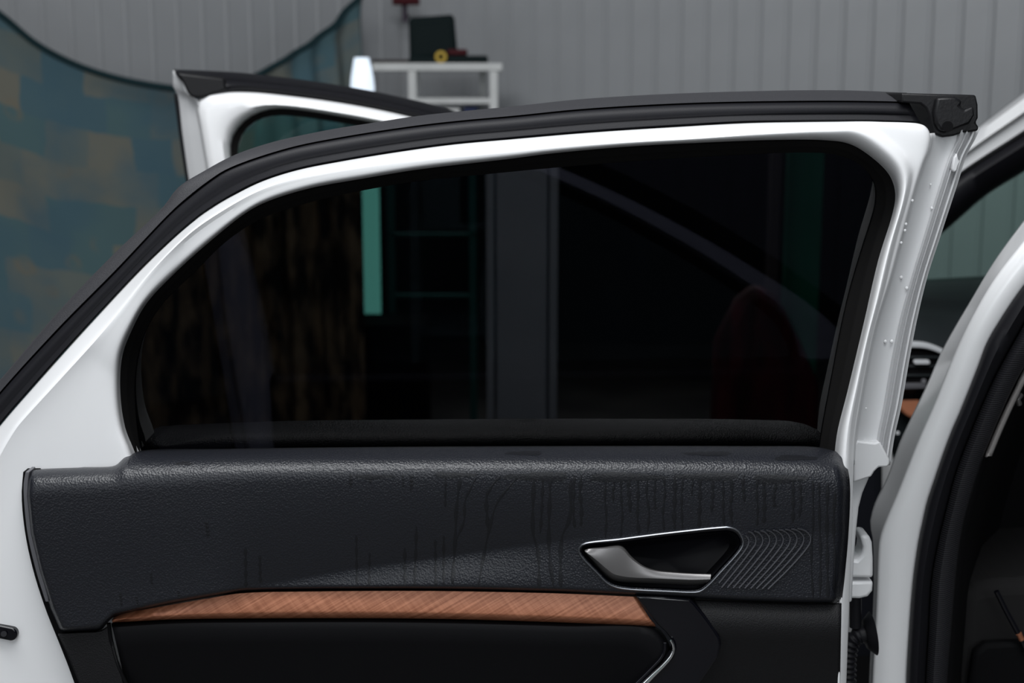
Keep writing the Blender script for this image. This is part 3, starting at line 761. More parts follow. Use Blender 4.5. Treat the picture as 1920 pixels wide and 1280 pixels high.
for rn in runs:
    pts = spl(rn, 26); wv = random.uniform(2.2, 4.2); ph = random.random() * 6
    k0 = len(VV)
    for i, p in enumerate(pts):
        wv_ = wv * (0.75 + 0.35 * math.sin(i * 0.9 + ph)) * (0.35 if i in (0, 25) else 1)
        for sx in (-1, -0.5, 0.5, 1):
            x = p[0] + sx * wv_; VV.append(W(x, p[1], Yp(x, p[1]) - (0.0002 if abs(sx) == 1 else 0.0004)))
    for i in range(25):
        for j in range(3): FF_.append((k0 + i * 4 + j, k0 + i * 4 + j + 1, k0 + i * 4 + j + 5, k0 + i * 4 + j + 4))
# wet patches on the ledge
for cx, cy, rx, ry in ((345, 868, 14, 3), (985, 849, 34, 4), (1330, 850, 44, 4), (1490, 858, 40, 5), (1010, 893, 60, 8), (1170, 894, 70, 8), (1330, 893, 60, 7), (1460, 897, 50, 8), (850, 890, 40, 5), (700, 893, 36, 4)):
    k0 = len(VV); nn = 28
    for ring in range(4):
        for i in range(nn):
            a = 2 * math.pi * i / nn; rr = ring / 3 * (1 + 0.16 * math.sin(a * 3 + cx) + 0.08 * math.sin(a * 7 + cy))
            x = cx + rx * rr * math.cos(a); y = cy + ry * rr * math.sin(a)
            VV.append(W(x, y, Yp(x, y) - 0.0005))
    for ring in range(3):
        for i in range(nn):
            j = (i + 1) % nn
            FF_.append((k0 + ring * nn + i, k0 + ring * nn + j, k0 + (ring + 1) * nn + j, k0 + (ring + 1) * nn + i))
o = obj('water_runs', VV, FF_, WET, door, smooth=80); tag(o, 'dark wet water runs on the leather', kind='stuff')
# edge strip on the free side of the panel
strip_l = [(51, 884), (47, 905), (47, 930), (54, 1000), (70, 1070), (88, 1128)]
a = spl(strip_l, 30)
prism('panel_edge_strip', [(p[0] - 3, p[1]) for p in a] + [(p[0] + 4 + 5 * math.sin(math.pi * i / 29), p[1]) for i, p in reversed(list(enumerate(a)))], 1.448, 0.02, GREYEDGE, door, bevel=0.0008)
gap = [(43, 884), (40, 930), (47, 1002), (63, 1074), (86, 1145), (104, 1190), (126, 1245), (146, 1300), (200, 1440), (240, 1560)]
a = spl(gap, 40)
prism('panel_back_edge', [(p[0], p[1]) for p in a] + [(p[0] + 26, p[1]) for p in reversed(a)], 1.458, 0.02, INTER, door, bevel=0.001)

# copper inlay: main face and the folded lower lip
ct = [(210, 1164), (213, 1159), (226, 1152.5), (316, 1134.5), (391, 1121.5), (452, 1112), (603, 1108.5), (760, 1107.5), (877, 1108.5), (1054, 1112.5), (1194, 1118.6)]
cf = [(210.5, 1164.5), (216, 1163), (230, 1160), (318, 1153.5), (393, 1150.5), (455, 1149), (605, 1148), (760, 1148.5), (877, 1151), (1054, 1156.5), (1221, 1164)]
cb = [(211, 1166), (217, 1165.5), (232, 1165), (320, 1160.5), (395, 1159), (457, 1158.5), (607, 1158), (760, 1158.5), (877, 1160.5), (1054, 1166), (1229, 1173.5)]
a, b, c = spl(ct, 120), spl(cf, 120), spl(cb, 120)
rows = [[W(p[0], p[1] - 3, 1.462) for p in a], [W(*p, 1.450) for p in a], [W(*lerp2(p, q, 0.5), 1.4465) for p, q in zip(a, b)], [W(*lerp2(p, q, 0.93), 1.443) for p, q in zip(a, b)], [W(*lerp2(p, q, 0.1), 1.443) for p, q in zip(b, c)],
        [W(*p, 1.450) for p in c], [W(p[0], p[1] + 2, 1.462) for p in c]]
v, f = grid(rows)
cop = obj('copper_inlay', v, f, COPPER, door, smooth=50, face_cam=True, solid=0.002); cop['label'] = 'copper coloured woven inlay strip'
# armrest pad under the inlay
at_ = [(209, 1168), (320, 1161), (457, 1159), (760, 1159), (1054, 1166), (1228, 1173), (1250, 1196), (1258, 1214)]
ab = [(300, 1560), (380, 1560), (480, 1560), (700, 1560), (820, 1560), (900, 1560), (980, 1560), (1040, 1560)]
a = spl(at_, 80); b = spl(ab, 80)
rows = []
for u, Y in ((0, 1.465), (0.004, 1.455), (0.02, 1.446), (0.05, 1.443), (0.12, 1.447), (0.3, 1.456), (0.5, 1.466), (1.0, 1.49)):
    rows.append([W(*lerp2(p, q, u), Y) for p, q in zip(a, b)])
v, f = grid(rows); obj('armrest_pad', v, f, SMOOTHL, door, smooth=60, face_cam=True, solid=0.003)
# lower panel left of the pad
a = spl([(109, 1186), (150, 1184), (189, 1181), (203, 1172)], 20); b = spl([(262, 1560), (275, 1560), (290, 1560), (300, 1560)], 20)
rows = [[W(*lerp2(p, q, u), Y) for p, q in zip(a, b)] for u, Y in ((0, 1.46), (0.006, 1.447), (0.1, 1.445), (0.3, 1.445), (1.0, 1.445))]
v, f = grid(rows); obj('lower_panel', v, f, PLASTIC, door, smooth=60, face_cam=True, solid=0.003)
a = spl([(204, 1168), (209, 1205), (222, 1250), (240, 1290), (300, 1440), (345, 1560)], 30)
tube('seam_line', [W(*p, 1.447) for p in a], 0.0022, INTER, door, seg=8)
# lower panel at the hinge side
a = spl([(1290, 1122), (1400, 1127), (1500, 1130), (1578, 1130)], 40); b = spl([(1200, 1560), (1340, 1560), (1460, 1560), (1570, 1560)], 40)
rows = [[W(*lerp2(p, q, u), Y) for p, q in zip(a, b)] for u, Y in ((0, 1.452), (0.01, 1.450), (0.05, 1.442), (0.12, 1.440), (0.17, 1.445), (0.3, 1.462), (1.0, 1.49))]
v, f = grid(rows); obj('lower_panel', v, f, PLASTIC, door, smooth=60, face_cam=True, solid=0.003)
# gloss black pull bracket with a chrome edge
br = [(1190, 1117), (1240, 1118), (1294, 1122), (1303, 1130), (1321, 1152), (1340, 1178), (1350, 1194), (1353, 1210), (1347, 1232), (1330, 1258), (1300, 1300), (1150, 1500), (1000, 1500), (1209, 1280), (1235, 1254), (1258, 1230), (1264, 1214), (1262, 1204), (1250, 1187), (1234, 1172)]
prism('pull_bracket', br, 1.4385, 0.02, GLOSS, door, bevel=0.003, bseg=3)
ce = [(1258, 1200), (1263.5, 1212), (1259, 1228), (1245, 1245), (1225, 1264), (1205, 1284), (1100, 1390), (1000, 1490)]
tube('chrome_edge', [W(*p, 1.436) for p in spl(ce, 50)], [0.0016 + 0.0018 * min(1, i / 12) for i in range(50)], BRIGHT, door, seg=10)
tube('pull_edge_shadow', [W(*p, 1.437) for p in spl([(1247, 1205), (1246, 1218), (1240, 1232), (1222, 1252), (1198, 1276), (1090, 1384)], 40)], 0.0018, GLOSS, door, seg=8)
# slot with its plug at the free edge
sc_ = W(13, 1188, 1.455)
slot = [(W(13, 1188, 1.4).x, 0)]
def capsule(cx, cy, L, rr, ang, n=16):
    pts = []
    for s in (1, -1):
        for i in range(n + 1):
            a = -math.pi / 2 + math.pi * i / n
            x = s * L + s * rr * math.cos(a); y = s * rr * math.sin(a)
            pts.append((cx + x * math.cos(ang) - y * math.sin(ang), cy + x * math.sin(ang) + y * math.cos(ang)))
    return pts
prism('edge_slot', capsule(8, 1187, 12, 12, 0.2), 1.4655, 0.01, GLOSS, door, bevel=0.0015)
tube('slot_bolt', [W(7, 1188, 1.4625), W(7, 1188, 1.468)], 0.0032, RUBBER, door, seg=14)

# water droplets on the paint
VV, FF_ = [], []
def drop(px, py, Y, r):
    c = W(px, py, Y); k0 = len(VV); n = 8
    for i in range(1, 4):
        th = math.pi / 2 * i / 3
        for k in range(n):
            a = 2 * math.pi * k / n
            VV.append(c + Vector((math.sin(th) * math.cos(a) * r, -math.cos(th) * r * 0.6, math.sin(th) * math.sin(a) * r * 1.2)))
    VV.append(c + Vector((0, -r * 0.6, 0)))
    for k in range(n):
        FF_.append((k0 + 3 * n, k0 + k, k0 + (k + 1) % n))
        for i in range(2): FF_.append((k0 + i * n + k, k0 + (i + 1) * n + k, k0 + (i + 1) * n + (k + 1) % n, k0 + i * n + (k + 1) % n))
for px, py in ((187, 766), (125, 797), (115, 735), (193, 860), (205, 861), (187, 862), (8, 948), (188, 804), (150, 820), (110, 733), (165, 700), (200, 630)):
    drop(px, py, 1.4735, random.uniform(0.0006, 0.0012))
for px, py in ((1706, 352), (1709, 363), (1711, 376), (1699, 420), (1697, 432), (1690, 455)): drop(px, py, 1.4785, 0.0014)
for px, py in ((1623, 765), (1614, 800), (1626, 675), (1672, 640), (1660, 640), (1700, 540), (1747, 390), (1745, 346), (1690, 520), (1735, 445)): drop(px, py, 1.5045, random.uniform(0.0009, 0.002))
o = obj('water_droplets', VV, FF_, WATER, door, smooth=80); tag(o, kind='stuff')

# hinge, bolts, cable bellows
hp1 = [(1582, 1046), (1607, 1049), (1617, 1040), (1619, 1025), (1613, 1004), (1630, 1003), (1636, 1018), (1638, 1050), (1638, 1084), (1600, 1083), (1580, 1080)]
prism('hinge_arm', hp1, 1.565, 0.035, PAINT, door, bevel=0.004, bseg=3)
hp2 = [(1580, 1090), (1638, 1089), (1637, 1108), (1628, 1119), (1612, 1123), (1590, 1122), (1579, 1117)]
prism('hinge_arm', hp2, 1.568, 0.035, PAINT, door, bevel=0.004, bseg=3)
tube('hinge_bolt', [W(1587, 1068, 1.557), W(1587, 1068, 1.568)], 0.0065, SATIN, door, seg=6, smooth=20)
tube('hinge_bolt', [W(1588, 1113, 1.560), W(1588, 1113, 1.571)], 0.006, SATIN, door, seg=6, smooth=20)
tube('hinge_pin', [W(1604, 1082, 1.60), W(1604, 1175, 1.60)], 0.007, RUBBER, door, seg=12)
bl = spl([(1627, 1189), (1612, 1190), (1598, 1200), (1591, 1222), (1589, 1252), (1589, 1300), (1590, 1420)], 120)
tube('cable_bellows', [W(*p, 1.60) for p in bl], [0.0105 if i < 8 else 0.0095 + 0.0016 * math.cos(i * 1.35) for i in range(120)], RUBBER, door, seg=14, smooth=80)
tube('bellows_flange', [W(1622, 1189, 1.60), W(1637, 1187, 1.60)], [0.017, 0.026], RUBBER, door, seg=20)

# ---- door pillar (between the doors)
Hc = [(2120, 175), (2010, 305), (1920, 416), (1865, 491), (1820, 566), (1771, 652), (1734, 735), (1706, 793), (1689, 831), (1665, 898), (1641, 949), (1633, 985), (1637, 1008), (1639, 1090), (1635, 1188), (1630, 1280), (1628, 1560)]
Kc = [(2135, 190), (2025, 322), (1920, 452), (1865, 523), (1820, 600), (1790, 664), (1752, 758), (1723, 824), (1704, 872), (1683, 925), (1658, 985), (1650, 1010), (1647, 1040), (1645, 1095), (1641, 1188), (1636, 1280), (1634, 1560)]
Sc = [(2200, 230), (2060, 370), (1920, 536), (1878, 597), (1850, 645), (1837, 680), (1802, 769), (1785, 808), (1770, 848), (1754, 895), (1739, 940), (1730, 980), (1723, 1014), (1713, 1086), (1705, 1188), (1700, 1280), (1695, 1560)]
Gc = [(2230, 260), (2090, 400), (1945, 565), (1905, 632), (1880, 677), (1862, 712), (1834, 775), (1817, 817), (1803, 853), (1788, 897), (1777, 940), (1767, 980), (1759, 1014), (1746, 1086), (1740, 1188), (1735, 1280), (1730, 1560)]
Ic = [(2280, 300), (2140, 440), (1995, 600), (1950, 655), (1922, 690), (1905, 720), (1875, 785), (1857, 828), (1843, 862), (1829, 905), (1816, 950), (1807, 985), (1801, 1020), (1793, 1090), (1785, 1190), (1778, 1282), (1772, 1560)]
def lof(name, curves, m, parent, n=90, solid=0.003, smooth=60):
    cs = [(spl([(*p,) for p in c], n), Y) for c, Y in curves]
    rows = [[W(p[0], p[1], Y) for p in c] for c, Y in cs]
    v, f = grid(rows)
    return obj(name, v, f, m, parent, smooth=smooth, face_cam=True, solid=solid)
def mixc(a, b, u): return [lerp2(p, q, u) for p, q in zip(a, b)]
pil = lof('door_pillar', [(mixc(Hc, Kc, -0.1), 1.80), (Hc, 1.74), (mixc(Hc, Kc, 0.94), 1.670), (mixc(Kc, Sc, 0.0), 1.661), (mixc(Kc, Sc, 0.08), 1.6565), (mixc(Kc, Sc, 0.5), 1.652), (mixc(Kc, Sc, 0.9), 1.652), (mixc(Kc, Sc, 1.02), 1.657), (mixc(Kc, Sc, 1.1), 1.68)], PAINT, car)
pil['label'] = 'white painted pillar that carries the rear door hinges'
RIBS = mat('ribbed_black_seal', (0.014, 0.014, 0.017), 0.5); bump(RIBS, 'wave', 120, 0.5, 0.0012)
lof('opening_seal', [(mixc(Sc, Gc, -0.02), 1.672), (mixc(Sc, Gc, 0.0), 1.650), (mixc(Sc, Gc, 0.2), 1.638), (mixc(Sc, Gc, 0.55), 1.634), (mixc(Sc, Gc, 0.85), 1.641), (mixc(Sc, Gc, 0.97), 1.655), (Gc, 1.668)], RUBBER, pil)
lof('seal_ribbed_lip', [(mixc(Gc, Ic, -0.02), 1.672), (mixc(Gc, Ic, 0.05), 1.655), (mixc(Gc, Ic, 0.35), 1.646), (mixc(Gc, Ic, 0.6), 1.648), (mixc(Gc, Ic, 0.9), 1.660), (Ic, 1.69)], RIBS, pil)
In2 = [(p[0] + 420, p[1] - 30) for p in Ic]
lof('pillar_trim', [(Ic, 1.685), (mixc(Ic, In2, 0.03), 1.73), (mixc(Ic, In2, 0.10), 1.95), (mixc(Ic, In2, 0.35), 2.25), (In2, 2.3)], INTER, pil)
a = spl([(2010, 580), (1968, 630), (1928, 688), (1900, 742), (1874, 798), (1850, 855)], 40)
Vr = [[W(p[0] + dx * (1.25 if p[1] < 720 else 1.0), p[1], Y) for p in a] for dx, Y in ((-6, 1.70), (-4, 1.676), (2, 1.668), (8, 1.672), (10, 1.70))]
v, f = grid(Vr); tr = obj('trim_edge_strip', v, f, PALE, pil, smooth=60, face_cam=True, solid=0.003); tr['label'] = 'pale beige trim edge inside the pillar seal'
tube('belt_guide', [W(1914, 740, 1.70), W(1908, 748, 1.695), (W(1911, 757, 1.70))], 0.0035, SATIN, pil)
# sill and seat in the dark interior
prism('seat_base', [(1806, 1112), (1830, 1100), (1870, 1092), (2100, 1080), (2300, 1120), (2300, 1560), (1785, 1560), (1796, 1280)], 1.80, 0.45, SEATM, car, bevel=0.02, bseg=3)
prism('seat_side_panel', [(1828, 1225), (1850, 1208), (2000, 1200), (2300, 1210), (2300, 1560), (1815, 1560), (1820, 1280)], 1.772, 0.02, INTER, car, bevel=0.006)
prism('seat_backrest', [(1838, 640), (1900, 600), (2300, 560), (2400, 1150), (1850, 1150), (1815, 1000)], 2.02, 0.14, INTER, car, bevel=0.03, bseg=3)
tube('seat_lever', [W(*p, 1.765) for p in spl([(1868, 1108), (1888, 1148), (1908, 1185), (1925, 1220)], 14)], 0.0035, GLOSS, car)
tube('seat_lever_glint', [W(1910, 1187, 1.763), W(1916, 1199, 1.763)], 0.0038, COPPER, car)  # copper piece added as the faint highlight on the lever
# roof over the cabin, out of frame, and floor pan
rv = []
v, f = grid([[Vector((0.80 + 0.03 * math.sin(i), y, 1.50 + 0.10 * math.sin(math.pi * u) ** 0.6)) for u, i in ((k / 12, 0) for k in range(13))] for y in (0.2, 0.9, 1.6)])
rows = []
for y in (0.1, 0.6, 1.1, 1.6, 2.0):
    rows.append([Vector((0.78 + 1.05 * k / 12, y, 1.52 + 0.07 * math.sin(math.pi * k / 12) ** 0.7)) for k in range(13)])
v, f = grid(rows); obj('roof', v, f, PAINT, car, smooth=60, solid=0.02)
box('cabin_floor', 0.62, 1.9, 1.75, 3.0, 0.25, 0.33, INTER, car, 0.01)

# ---- windscreen pillar, windscreen, dashboard
AP0 = [(2200, -20), (2000, 112), (1920, 176), (1832, 243), (1760, 305), (1690, 372), (1640, 425)]
AP1 = [(2200, 60), (2000, 195), (1920, 251), (1805, 325), (1760, 360), (1690, 420), (1640, 470)]
AP2 = [(2200, 140), (2000, 270), (1920, 322), (1850, 366), (1794, 414), (1740, 462), (1690, 515)]
ap = lof('windscreen_pillar', [(mixc(AP0, AP1, -0.05), 2.66), (AP0, 2.62), (mixc(AP0, AP1, 0.12), 2.58), (mixc(AP0, AP1, 0.45), 2.57), (mixc(AP0, AP1, 0.55), 2.585), (mixc(AP0, AP1, 0.9), 2.58), (AP1, 2.60), (mixc(AP0, AP1, 1.1), 2.66)], PAINT_M, car, n=50)
lof('pillar_seal', [(mixc(AP1, AP2, 0.0), 2.61), (mixc(AP1, AP2, 0.05), 2.58), (mixc(AP1, AP2, 0.3), 2.57), (mixc(AP1, AP2, 0.7), 2.58), (mixc(AP1, AP2, 0.95), 2.61), (mixc(AP1, AP2, 1.0), 2.65)], RUBBER, ap, n=50)
wsv = [W(1660, 560, 2.98), W(1690, 470, 2.93), W(1960, 270, 2.72), W(2400, 130, 2.62), W(2900, 130, 2.62), W(2900, 560, 2.98)]
ws = obj('windscreen', wsv + [p + Vector((0, 0.005, 0.002)) for p in wsv], [tuple(range(6)), tuple(range(11, 5, -1))] + [(i, (i + 1) % 6, 6 + (i + 1) % 6, 6 + i) for i in range(6)], CLEAR, car, smooth=0, closed=True)
ws['label'] = 'green tinted windscreen'
# dashboard
dt = [(1600, 528), (1737, 523), (1847, 517), (2000, 512), (2500, 512)]
dfr = [(1600, 630), (1720, 628), (1800, 640), (2000, 640), (2500, 640)]
dbt = [(1600, 1000), (1720, 1000), (1800, 1000), (2000, 1000), (2500, 1000)]
a, b, c = spl(dt, 40), spl(dfr, 40), spl(dbt, 40)
rows = [[W(*p, 3.0) for p in a], [W(p[0], p[1] + 3, 2.97) for p in a], [W(*lerp2(p, q, 0.35), 2.80) for p, q in zip(a, b)], [W(*lerp2(p, q, 0.5), 2.78) for p, q in zip(a, b)], [W(*lerp2(p, q, 0.62), 2.72) for p, q in zip(a, b)], [W(*p, 2.66) for p in b], [W(p[0], p[1] + 14, 2.645) for p in b],
        [W(p[0], p[1] + 30, 2.66) for p in b], [W(*lerp2(p, q, 0.5), 2.68) for p, q in zip(b, c)], [W(*p, 2.74) for p in c]]
v, f = grid(rows); dash = obj('dashboard', v, f, DASH, car, smooth=60, face_cam=True, solid=0.004)
tp = spl([(1668, 646), (1710, 642), (1741, 644.5), (1771, 656), (1790, 668)], 24)
prism('vent_trim', [(p[0], p[1]) for p in tp] + [(p[0] - 1, p[1] + 10) for p in reversed(tp)], 2.632, 0.02, TRIMW, dash, bevel=0.002)
prism('vent_housing', [(1664, 657), (1741, 655), (1768, 666), (1760, 700), (1740, 722), (1664, 722)], 2.642, 0.02, INTER, dash, bevel=0.002)
for k in range(3):
    y = 664 + 17 * k
    prism('vent_slat', [(1668, y + 4), (1764 - 6 * k, y + 4), (1762 - 6 * k, y + 8), (1668, y + 8)], 2.638, 0.01, DASH, dash, bevel=0.001)
prism('vent_tab', capsule(1729, 679, 11, 4, 0.0, 8), 2.630, 0.008, TRIMW, dash, bevel=0.001)
tube('vent_knob', [W(1732, 714, 2.632), W(1732, 714, 2.64)], 0.0045, GREYEDGE, dash, seg=14)
prism('vent_lower_trim', [(1664, 720), (1739, 719), (1736, 729), (1664, 731)], 2.632, 0.02, GREYEDGE, dash, bevel=0.002)
ci = spl([(1680, 752), (1690, 764), (1700, 774), (1712, 780)], 14)
prism('dash_inlay', [(1670, 752), (1724, 751), (1722, 765), (1712, 781)] + [(p[0], p[1]) for p in reversed(ci)], 2.648, 0.01, COPD, dash, bevel=0.001)
tube('inlay_edge', [W(p[0] - 1, p[1] + 1, 2.645) for p in spl([(1674, 744), (1682, 756), (1690, 766), (1700, 775), (1712, 782)], 16)], 0.0022, COPPER, dash, seg=8)
tube('trim_bolt', [W(1683, 811, 2.64), W(1683, 811, 2.66)], 0.0035, TRIMW, dash, seg=12)

# ---- front door
def FY(px): return 2.45 + 0.14 * (px - 330) / 1300.0
def fl_(name, curves, m, parent, n=70, solid=0.003, smooth=60):
    rows = [[W(p[0], p[1], FY(p[0]) + dy) for p in spl(c, n)] for c, dy in curves]
    v, f = grid(rows)
    return obj(name, v, f, m, parent, smooth=smooth, face_cam=True, solid=solid)
fo = [(470, 900), (420, 600), (402, 440), (389, 330), (374, 240), (368, 195), (376, 176), (413, 171), (470, 171), (541, 178), (644, 192), (747, 212), (850, 240), (1000, 292), (1200, 380), (1400, 490), (1560, 600), (1610, 680), (1640, 900)]
fi = [(550, 900), (500, 600), (462, 440), (443, 350), (433, 292), (434, 264), (448, 238), (472, 217.5), (506, 205), (541, 204), (644, 219), (735, 237), (830, 263), (980, 315), (1170, 402), (1370, 520), (1470, 600), (1500, 680), (1520, 900)]
fdoor = fl_('car_door', [(fo, 0.020), (mixc(fo, fi, 0.12), 0.006), (mixc(fo, fi, 0.35), 0.0), (mixc(fo, fi, 0.5), -0.001), (mixc(fo, fi, 0.75), -0.004), (mixc(fo, fi, 0.92), 0.006), (fi, 0.03), (mixc(fo, fi, 1.01), 0.07)], PAINT, car, n=120)
fdoor['label'] = 'open front door half hidden behind the rear door'
fc = [(mixc(fi, fo, 0.02)), [(565, 900), (515, 600), (478, 440), (457, 350), (446, 290), (449, 265), (458, 247), (477, 229), (508, 218), (541, 217), (642, 231), (730, 250), (822, 277), (970, 330), (1160, 418), (1360, 536), (1455, 610), (1485, 690), (1505, 900)]]
fl_('window_channel', [(fc[0], 0.034), (mixc(fc[0], fc[1], 0.1), 0.030), (mixc(fc[0], fc[1], 0.9), 0.034), (fc[1], 0.05)], CHANNEL, fdoor, n=120)
gpts = [W(p[0], p[1], FY(p[0]) + 0.046) for p in spl(fc[1], 60)]
n = len(gpts)
obj('window_pane', gpts + [p + Vector((0, 0.004, 0)) for p in gpts], [tuple(range(n)), tuple(range(2 * n - 1, n - 1, -1))] + [(i, (i + 1) % n, n + (i + 1) % n, n + i) for i in range(n)], CLEAR, fdoor, smooth=0, closed=True)
# latch-side edge
je = [(324, 132), (325, 166), (330, 172), (341, 255), (354, 345), (372, 440), (400, 600), (450, 900)]
jf = [(340, 142), (352, 176), (372, 192), (386, 260), (398, 335), (412, 440), (436, 600), (480, 900)]
je2 = [(322, 131), (323, 166), (329, 176), (340, 260), (353, 345), (371, 440), (399, 600), (449, 900)]
fl_('door_edge', [(je, 0.075), (je, 0.06), (mixc(je, jf, 0.1), 0.045), (mixc(je, jf, 0.32), 0.040), (mixc(je, jf, 0.38), 0.034), (mixc(je, jf, 0.75), 0.028), (mixc(je, jf, 0.82), 0.020), (jf, 0.012)], PAINT_M, fdoor, n=80)
fl_('outer_edge', [([(p[0] - 3.5, p[1]) for p in je2[2:]], 0.08), ([(p[0] + 1.5, p[1]) for p in je2[2:]], 0.055)], RUBBER, fdoor, n=60)
fa = [(326, 130), (388, 132.5), (450, 136), (489, 140), (565, 149), (644, 161), (700, 171), (747, 181), (816, 197), (900, 224), (1050, 275), (1250, 365), (1440, 475), (1600, 590)]
fb = [(331, 138), (390, 146), (450, 150), (489, 154), (565, 162), (644, 174), (700, 185), (747, 195), (810, 211), (890, 238), (1035, 288), (1235, 378), (1425, 488), (1585, 600)]
fcc = [(340, 152), (392, 176), (450, 171), (489, 173), (565, 181), (644, 193), (700, 203), (747, 213), (805, 227), (880, 251), (1020, 302), (1215, 392), (1405, 500), (1570, 612)]
fl_('top_seal', [(fa, 0.10), (fa, 0.07), (mixc(fa, fb, 0.6), 0.03), (fb, 0.022), (mixc(fa, fb, 1.05), 0.035)], RUBBER, fdoor, n=80)
fl_('side_seal', [(fb, 0.035), (mixc(fb, fcc, 0.06), 0.014), (mixc(fb, fcc, 0.5), 0.006), (mixc(fb, fcc, 0.9), 0.010), (fcc, 0.02)], RUBBER, fdoor, n=80)
prism('corner_cap', [(p[0], p[1], FY(p[0]) + 0.004) for p in [(329, 136), (345, 137), (420, 146), (425, 168), (413, 173.5), (400, 177), (389, 181), (378, 184), (366, 184), (356, 180), (350, 172), (343, 156), (335, 144)]], 2.45, 0.05, CAPB, fdoor, bevel=0.004)
# its lower body and trim, standing behind the rear door
lowp = [(450, 760), (1640, 740), (1690, 900), (1690, 1500), (520, 1500), (480, 1000)]
prism('door_body', [(p[0], p[1], FY(p[0]) + 0.03) for p in lowp], 2.5, 0.09, PAINT, fdoor, bevel=0.01)
prism('trim_panel', [(p[0], p[1], FY(p[0]) - 0.05) for p in [(500, 700), (1600, 680), (1660, 760), (1655, 1480), (560, 1480), (520, 1000)]], 2.45, 0.09, LEATHER, fdoor, bevel=0.02, bseg=3)

# ------------------------------------------------------------------ behind the photographer: what the tinted glass mirrors
YG = 1.530
def M(px, py, Yv):
    """a place behind the photographer whose mirror image lies at virtual depth Yv"""
    p = W(px, py, Yv); return Vector((p.x, 2 * YG - p.y, p.z))
wr = box('wall_rear', -6, 6, -4.6, -4.5, 0, HW, mat('rear_wall_grey', (0.03, 0.032, 0.038), 0.8)); tag(wr, 'dark rear wall of the garage mirrored in the window glass', kind='structure')
vary(MATS['rear_wall_grey'], (0.025, 0.027, 0.033), (0.036, 0.038, 0.045), 2)
def mbox(name, px0, px1, py0, py1, Yv, th, m, label, cat, z0=None, bevel=0.004):
    a = M(px0, (py0 + py1) / 2, Yv); b = M(px1, (py0 + py1) / 2, Yv)
    zt = M((px0 + px1) / 2, py0, Yv).z; zb = M((px0 + px1) / 2, py1, Yv).z if z0 is None else z0
    o = box(name, a.x, b.x, a.y - th, a.y, zb, zt, m, None, bevel)
    tag(o, label, cat); return o
COLM = mat('pale_column_paint', (0.60, 0.66, 0.76), 0.6); vary(COLM, (0.56, 0.62, 0.72), (0.63, 0.69, 0.79), 6)
c_ = empty('garage_column', M(980, 700, 4.0) * 1.0); c_.location.z = 0; ORG[c_.name] = Vector((c_.location.x, c_.location.y, 0))
tag(c_, 'pale square column mirrored in the middle of the tinted window', 'column')
a = M(912, 500, 4.0); b = M(1046, 500, 4.0)
box('column_shaft', a.x + 0.028, b.x - 0.03, a.y - 0.20, a.y, 0, HW, COLM, c_, 0.004)
box('corner_guard', a.x, a.x + 0.022, a.y - 0.20, a.y + 0.012, 0, HW, COLM, c_, 0.003)
box('corner_guard', b.x - 0.024, b.x, a.y - 0.20, a.y + 0.012, 0, HW, COLM, c_, 0.003)
TURQ = mat('turquoise_glow', (0.05, 0.2, 0.18), 0.4, emit=(0.20, 0.76, 0.64), estr=3.7)  # glow added so the strip reads bright in the mirroring glass
TURD = mat('turquoise_paint', (0.04, 0.24, 0.22), 0.5); bump(TURD, 'noise', 50, 0.1)
a = M(679, 400, 5.4)
o = mbox('glowing_strip', 680, 711, 250, 608, 5.4, 0.03, TURQ, 'narrow glowing turquoise strip mirrored in the glass', 'window')
rk = empty('turquoise_rack', (M(740, 500, 5.3).x, M(740, 500, 5.3).y, 0)); tag(rk, 'dim turquoise metal rack mirrored beside the bright strip', 'rack')
for px in (727, 880):
    q = M(px, 500, 5.3); box('rack_post', q.x, q.x + 0.026, q.y - 0.03, q.y, 0, 1.9, TURD, rk, 0.002)
for py in (440, 555):
    q0 = M(727, py, 5.3); q1 = M(880, py, 5.3); box('rack_bar', q0.x, q1.x + 0.02, q0.y - 0.03, q0.y, q0.z - 0.006, q0.z + 0.006, TURD, rk, 0.002)
mbox('black_cabinet', 640, 800, 609, 760, 5.0, 0.25, INTER, 'low black cabinet below the turquoise strip in the reflection', 'cabinet', z0=0.0)
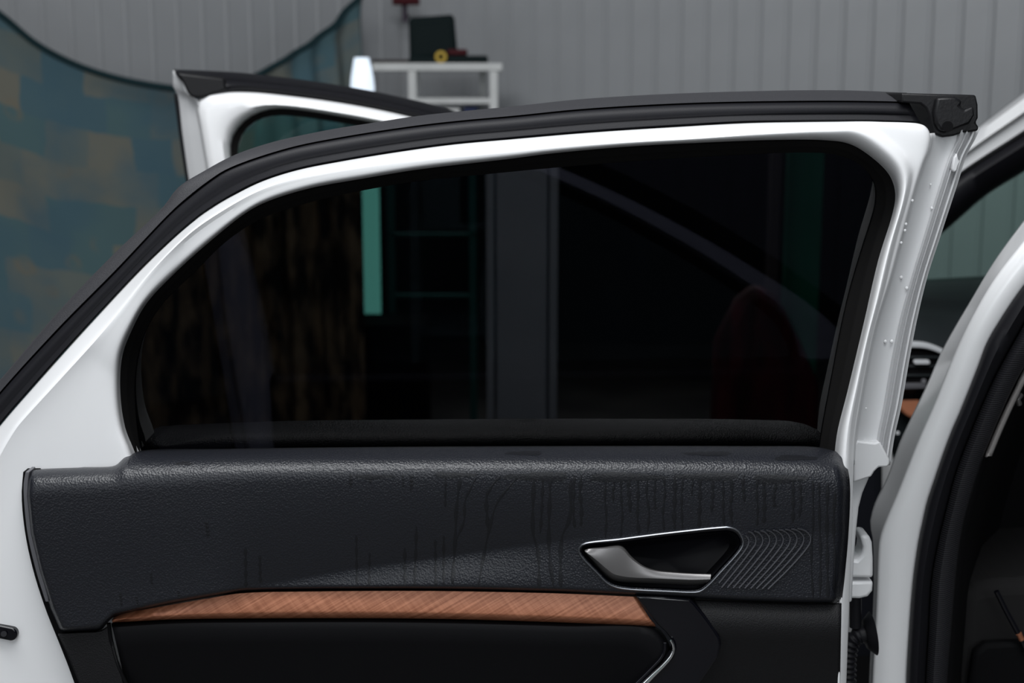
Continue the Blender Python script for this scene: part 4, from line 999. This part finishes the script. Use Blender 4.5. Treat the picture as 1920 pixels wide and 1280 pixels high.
BARK = mat('brown_bark_cloth', (0.1, 0.07, 0.04), 0.9, spec=0.1)
vary(BARK, (0.03, 0.023, 0.018), (0.44, 0.33, 0.21), 13, (1.6, 1, 0.55), 0.42, 0.70, 5)
rows = []
for j in range(30):
    row = []
    for i in range(80):
        px = 180 + 500 * i / 79
        p = M(px, 500, 4.6); row.append(Vector((p.x, p.y + 0.03 * math.sin(i * 0.55) + 0.012 * math.sin(i * 1.3 + j * .2), 0.12 + 2.0 * j / 29)))
    rows.append(row)
v, f = grid(rows); o = obj('bark_curtain', v, f, BARK, None, smooth=80, solid=0.004); tag(o, 'brown bark patterned curtain mirrored at the left of the window', 'curtain')
GREEN = mat('green_panel_paint', (0.01, 0.16, 0.10), 0.5); vary(GREEN, (0.012, 0.22, 0.14), (0.016, 0.28, 0.18), 4)
mbox('green_panel', 1472, 1540, 200, 720, 4.3, 0.03, GREEN, 'tall dark green panel mirrored at the right of the window', 'panel', z0=0.0)
mbox('grey_rod', 1440, 1462, 200, 700, 4.2, 0.03, mat('grey_rod_paint', (0.09, 0.08, 0.085), 0.5), 'thin grey upright mirrored left of the green panel', 'post', z0=0.0)
bump(MATS['grey_rod_paint'], 'noise', 40, 0.1)
REDF = mat('red_cloth', (0.16, 0.012, 0.02), 0.7); vary(REDF, (0.03, 0.003, 0.006), (0.13, 0.009, 0.018), 10, (3, 1, .6))
rp = [(1380, 560), (1420, 530), (1460, 560), (1500, 640), (1535, 720), (1540, 800), (1330, 800), (1340, 640)]
a = [M(*p, 4.0) for p in rp]; zf = 0.0
a = [Vector((p.x, p.y, max(p.z, 0))) for p in a]; a[5].z = 0; a[6].z = 0
n = len(a)
o = obj('red_bag', [p + Vector((0, 0.04, 0)) for p in a] + [p + Vector((0, -0.06, 0)) for p in a], [tuple(range(n)), tuple(range(2 * n - 1, n - 1, -1))] + [(i, (i + 1) % n, n + (i + 1) % n, n + i) for i in range(n)], REDF, None, smooth=35, bevel=0.03, bseg=3, closed=True)
tag(o, 'dark red bag mirrored at the lower right of the window', 'bag')
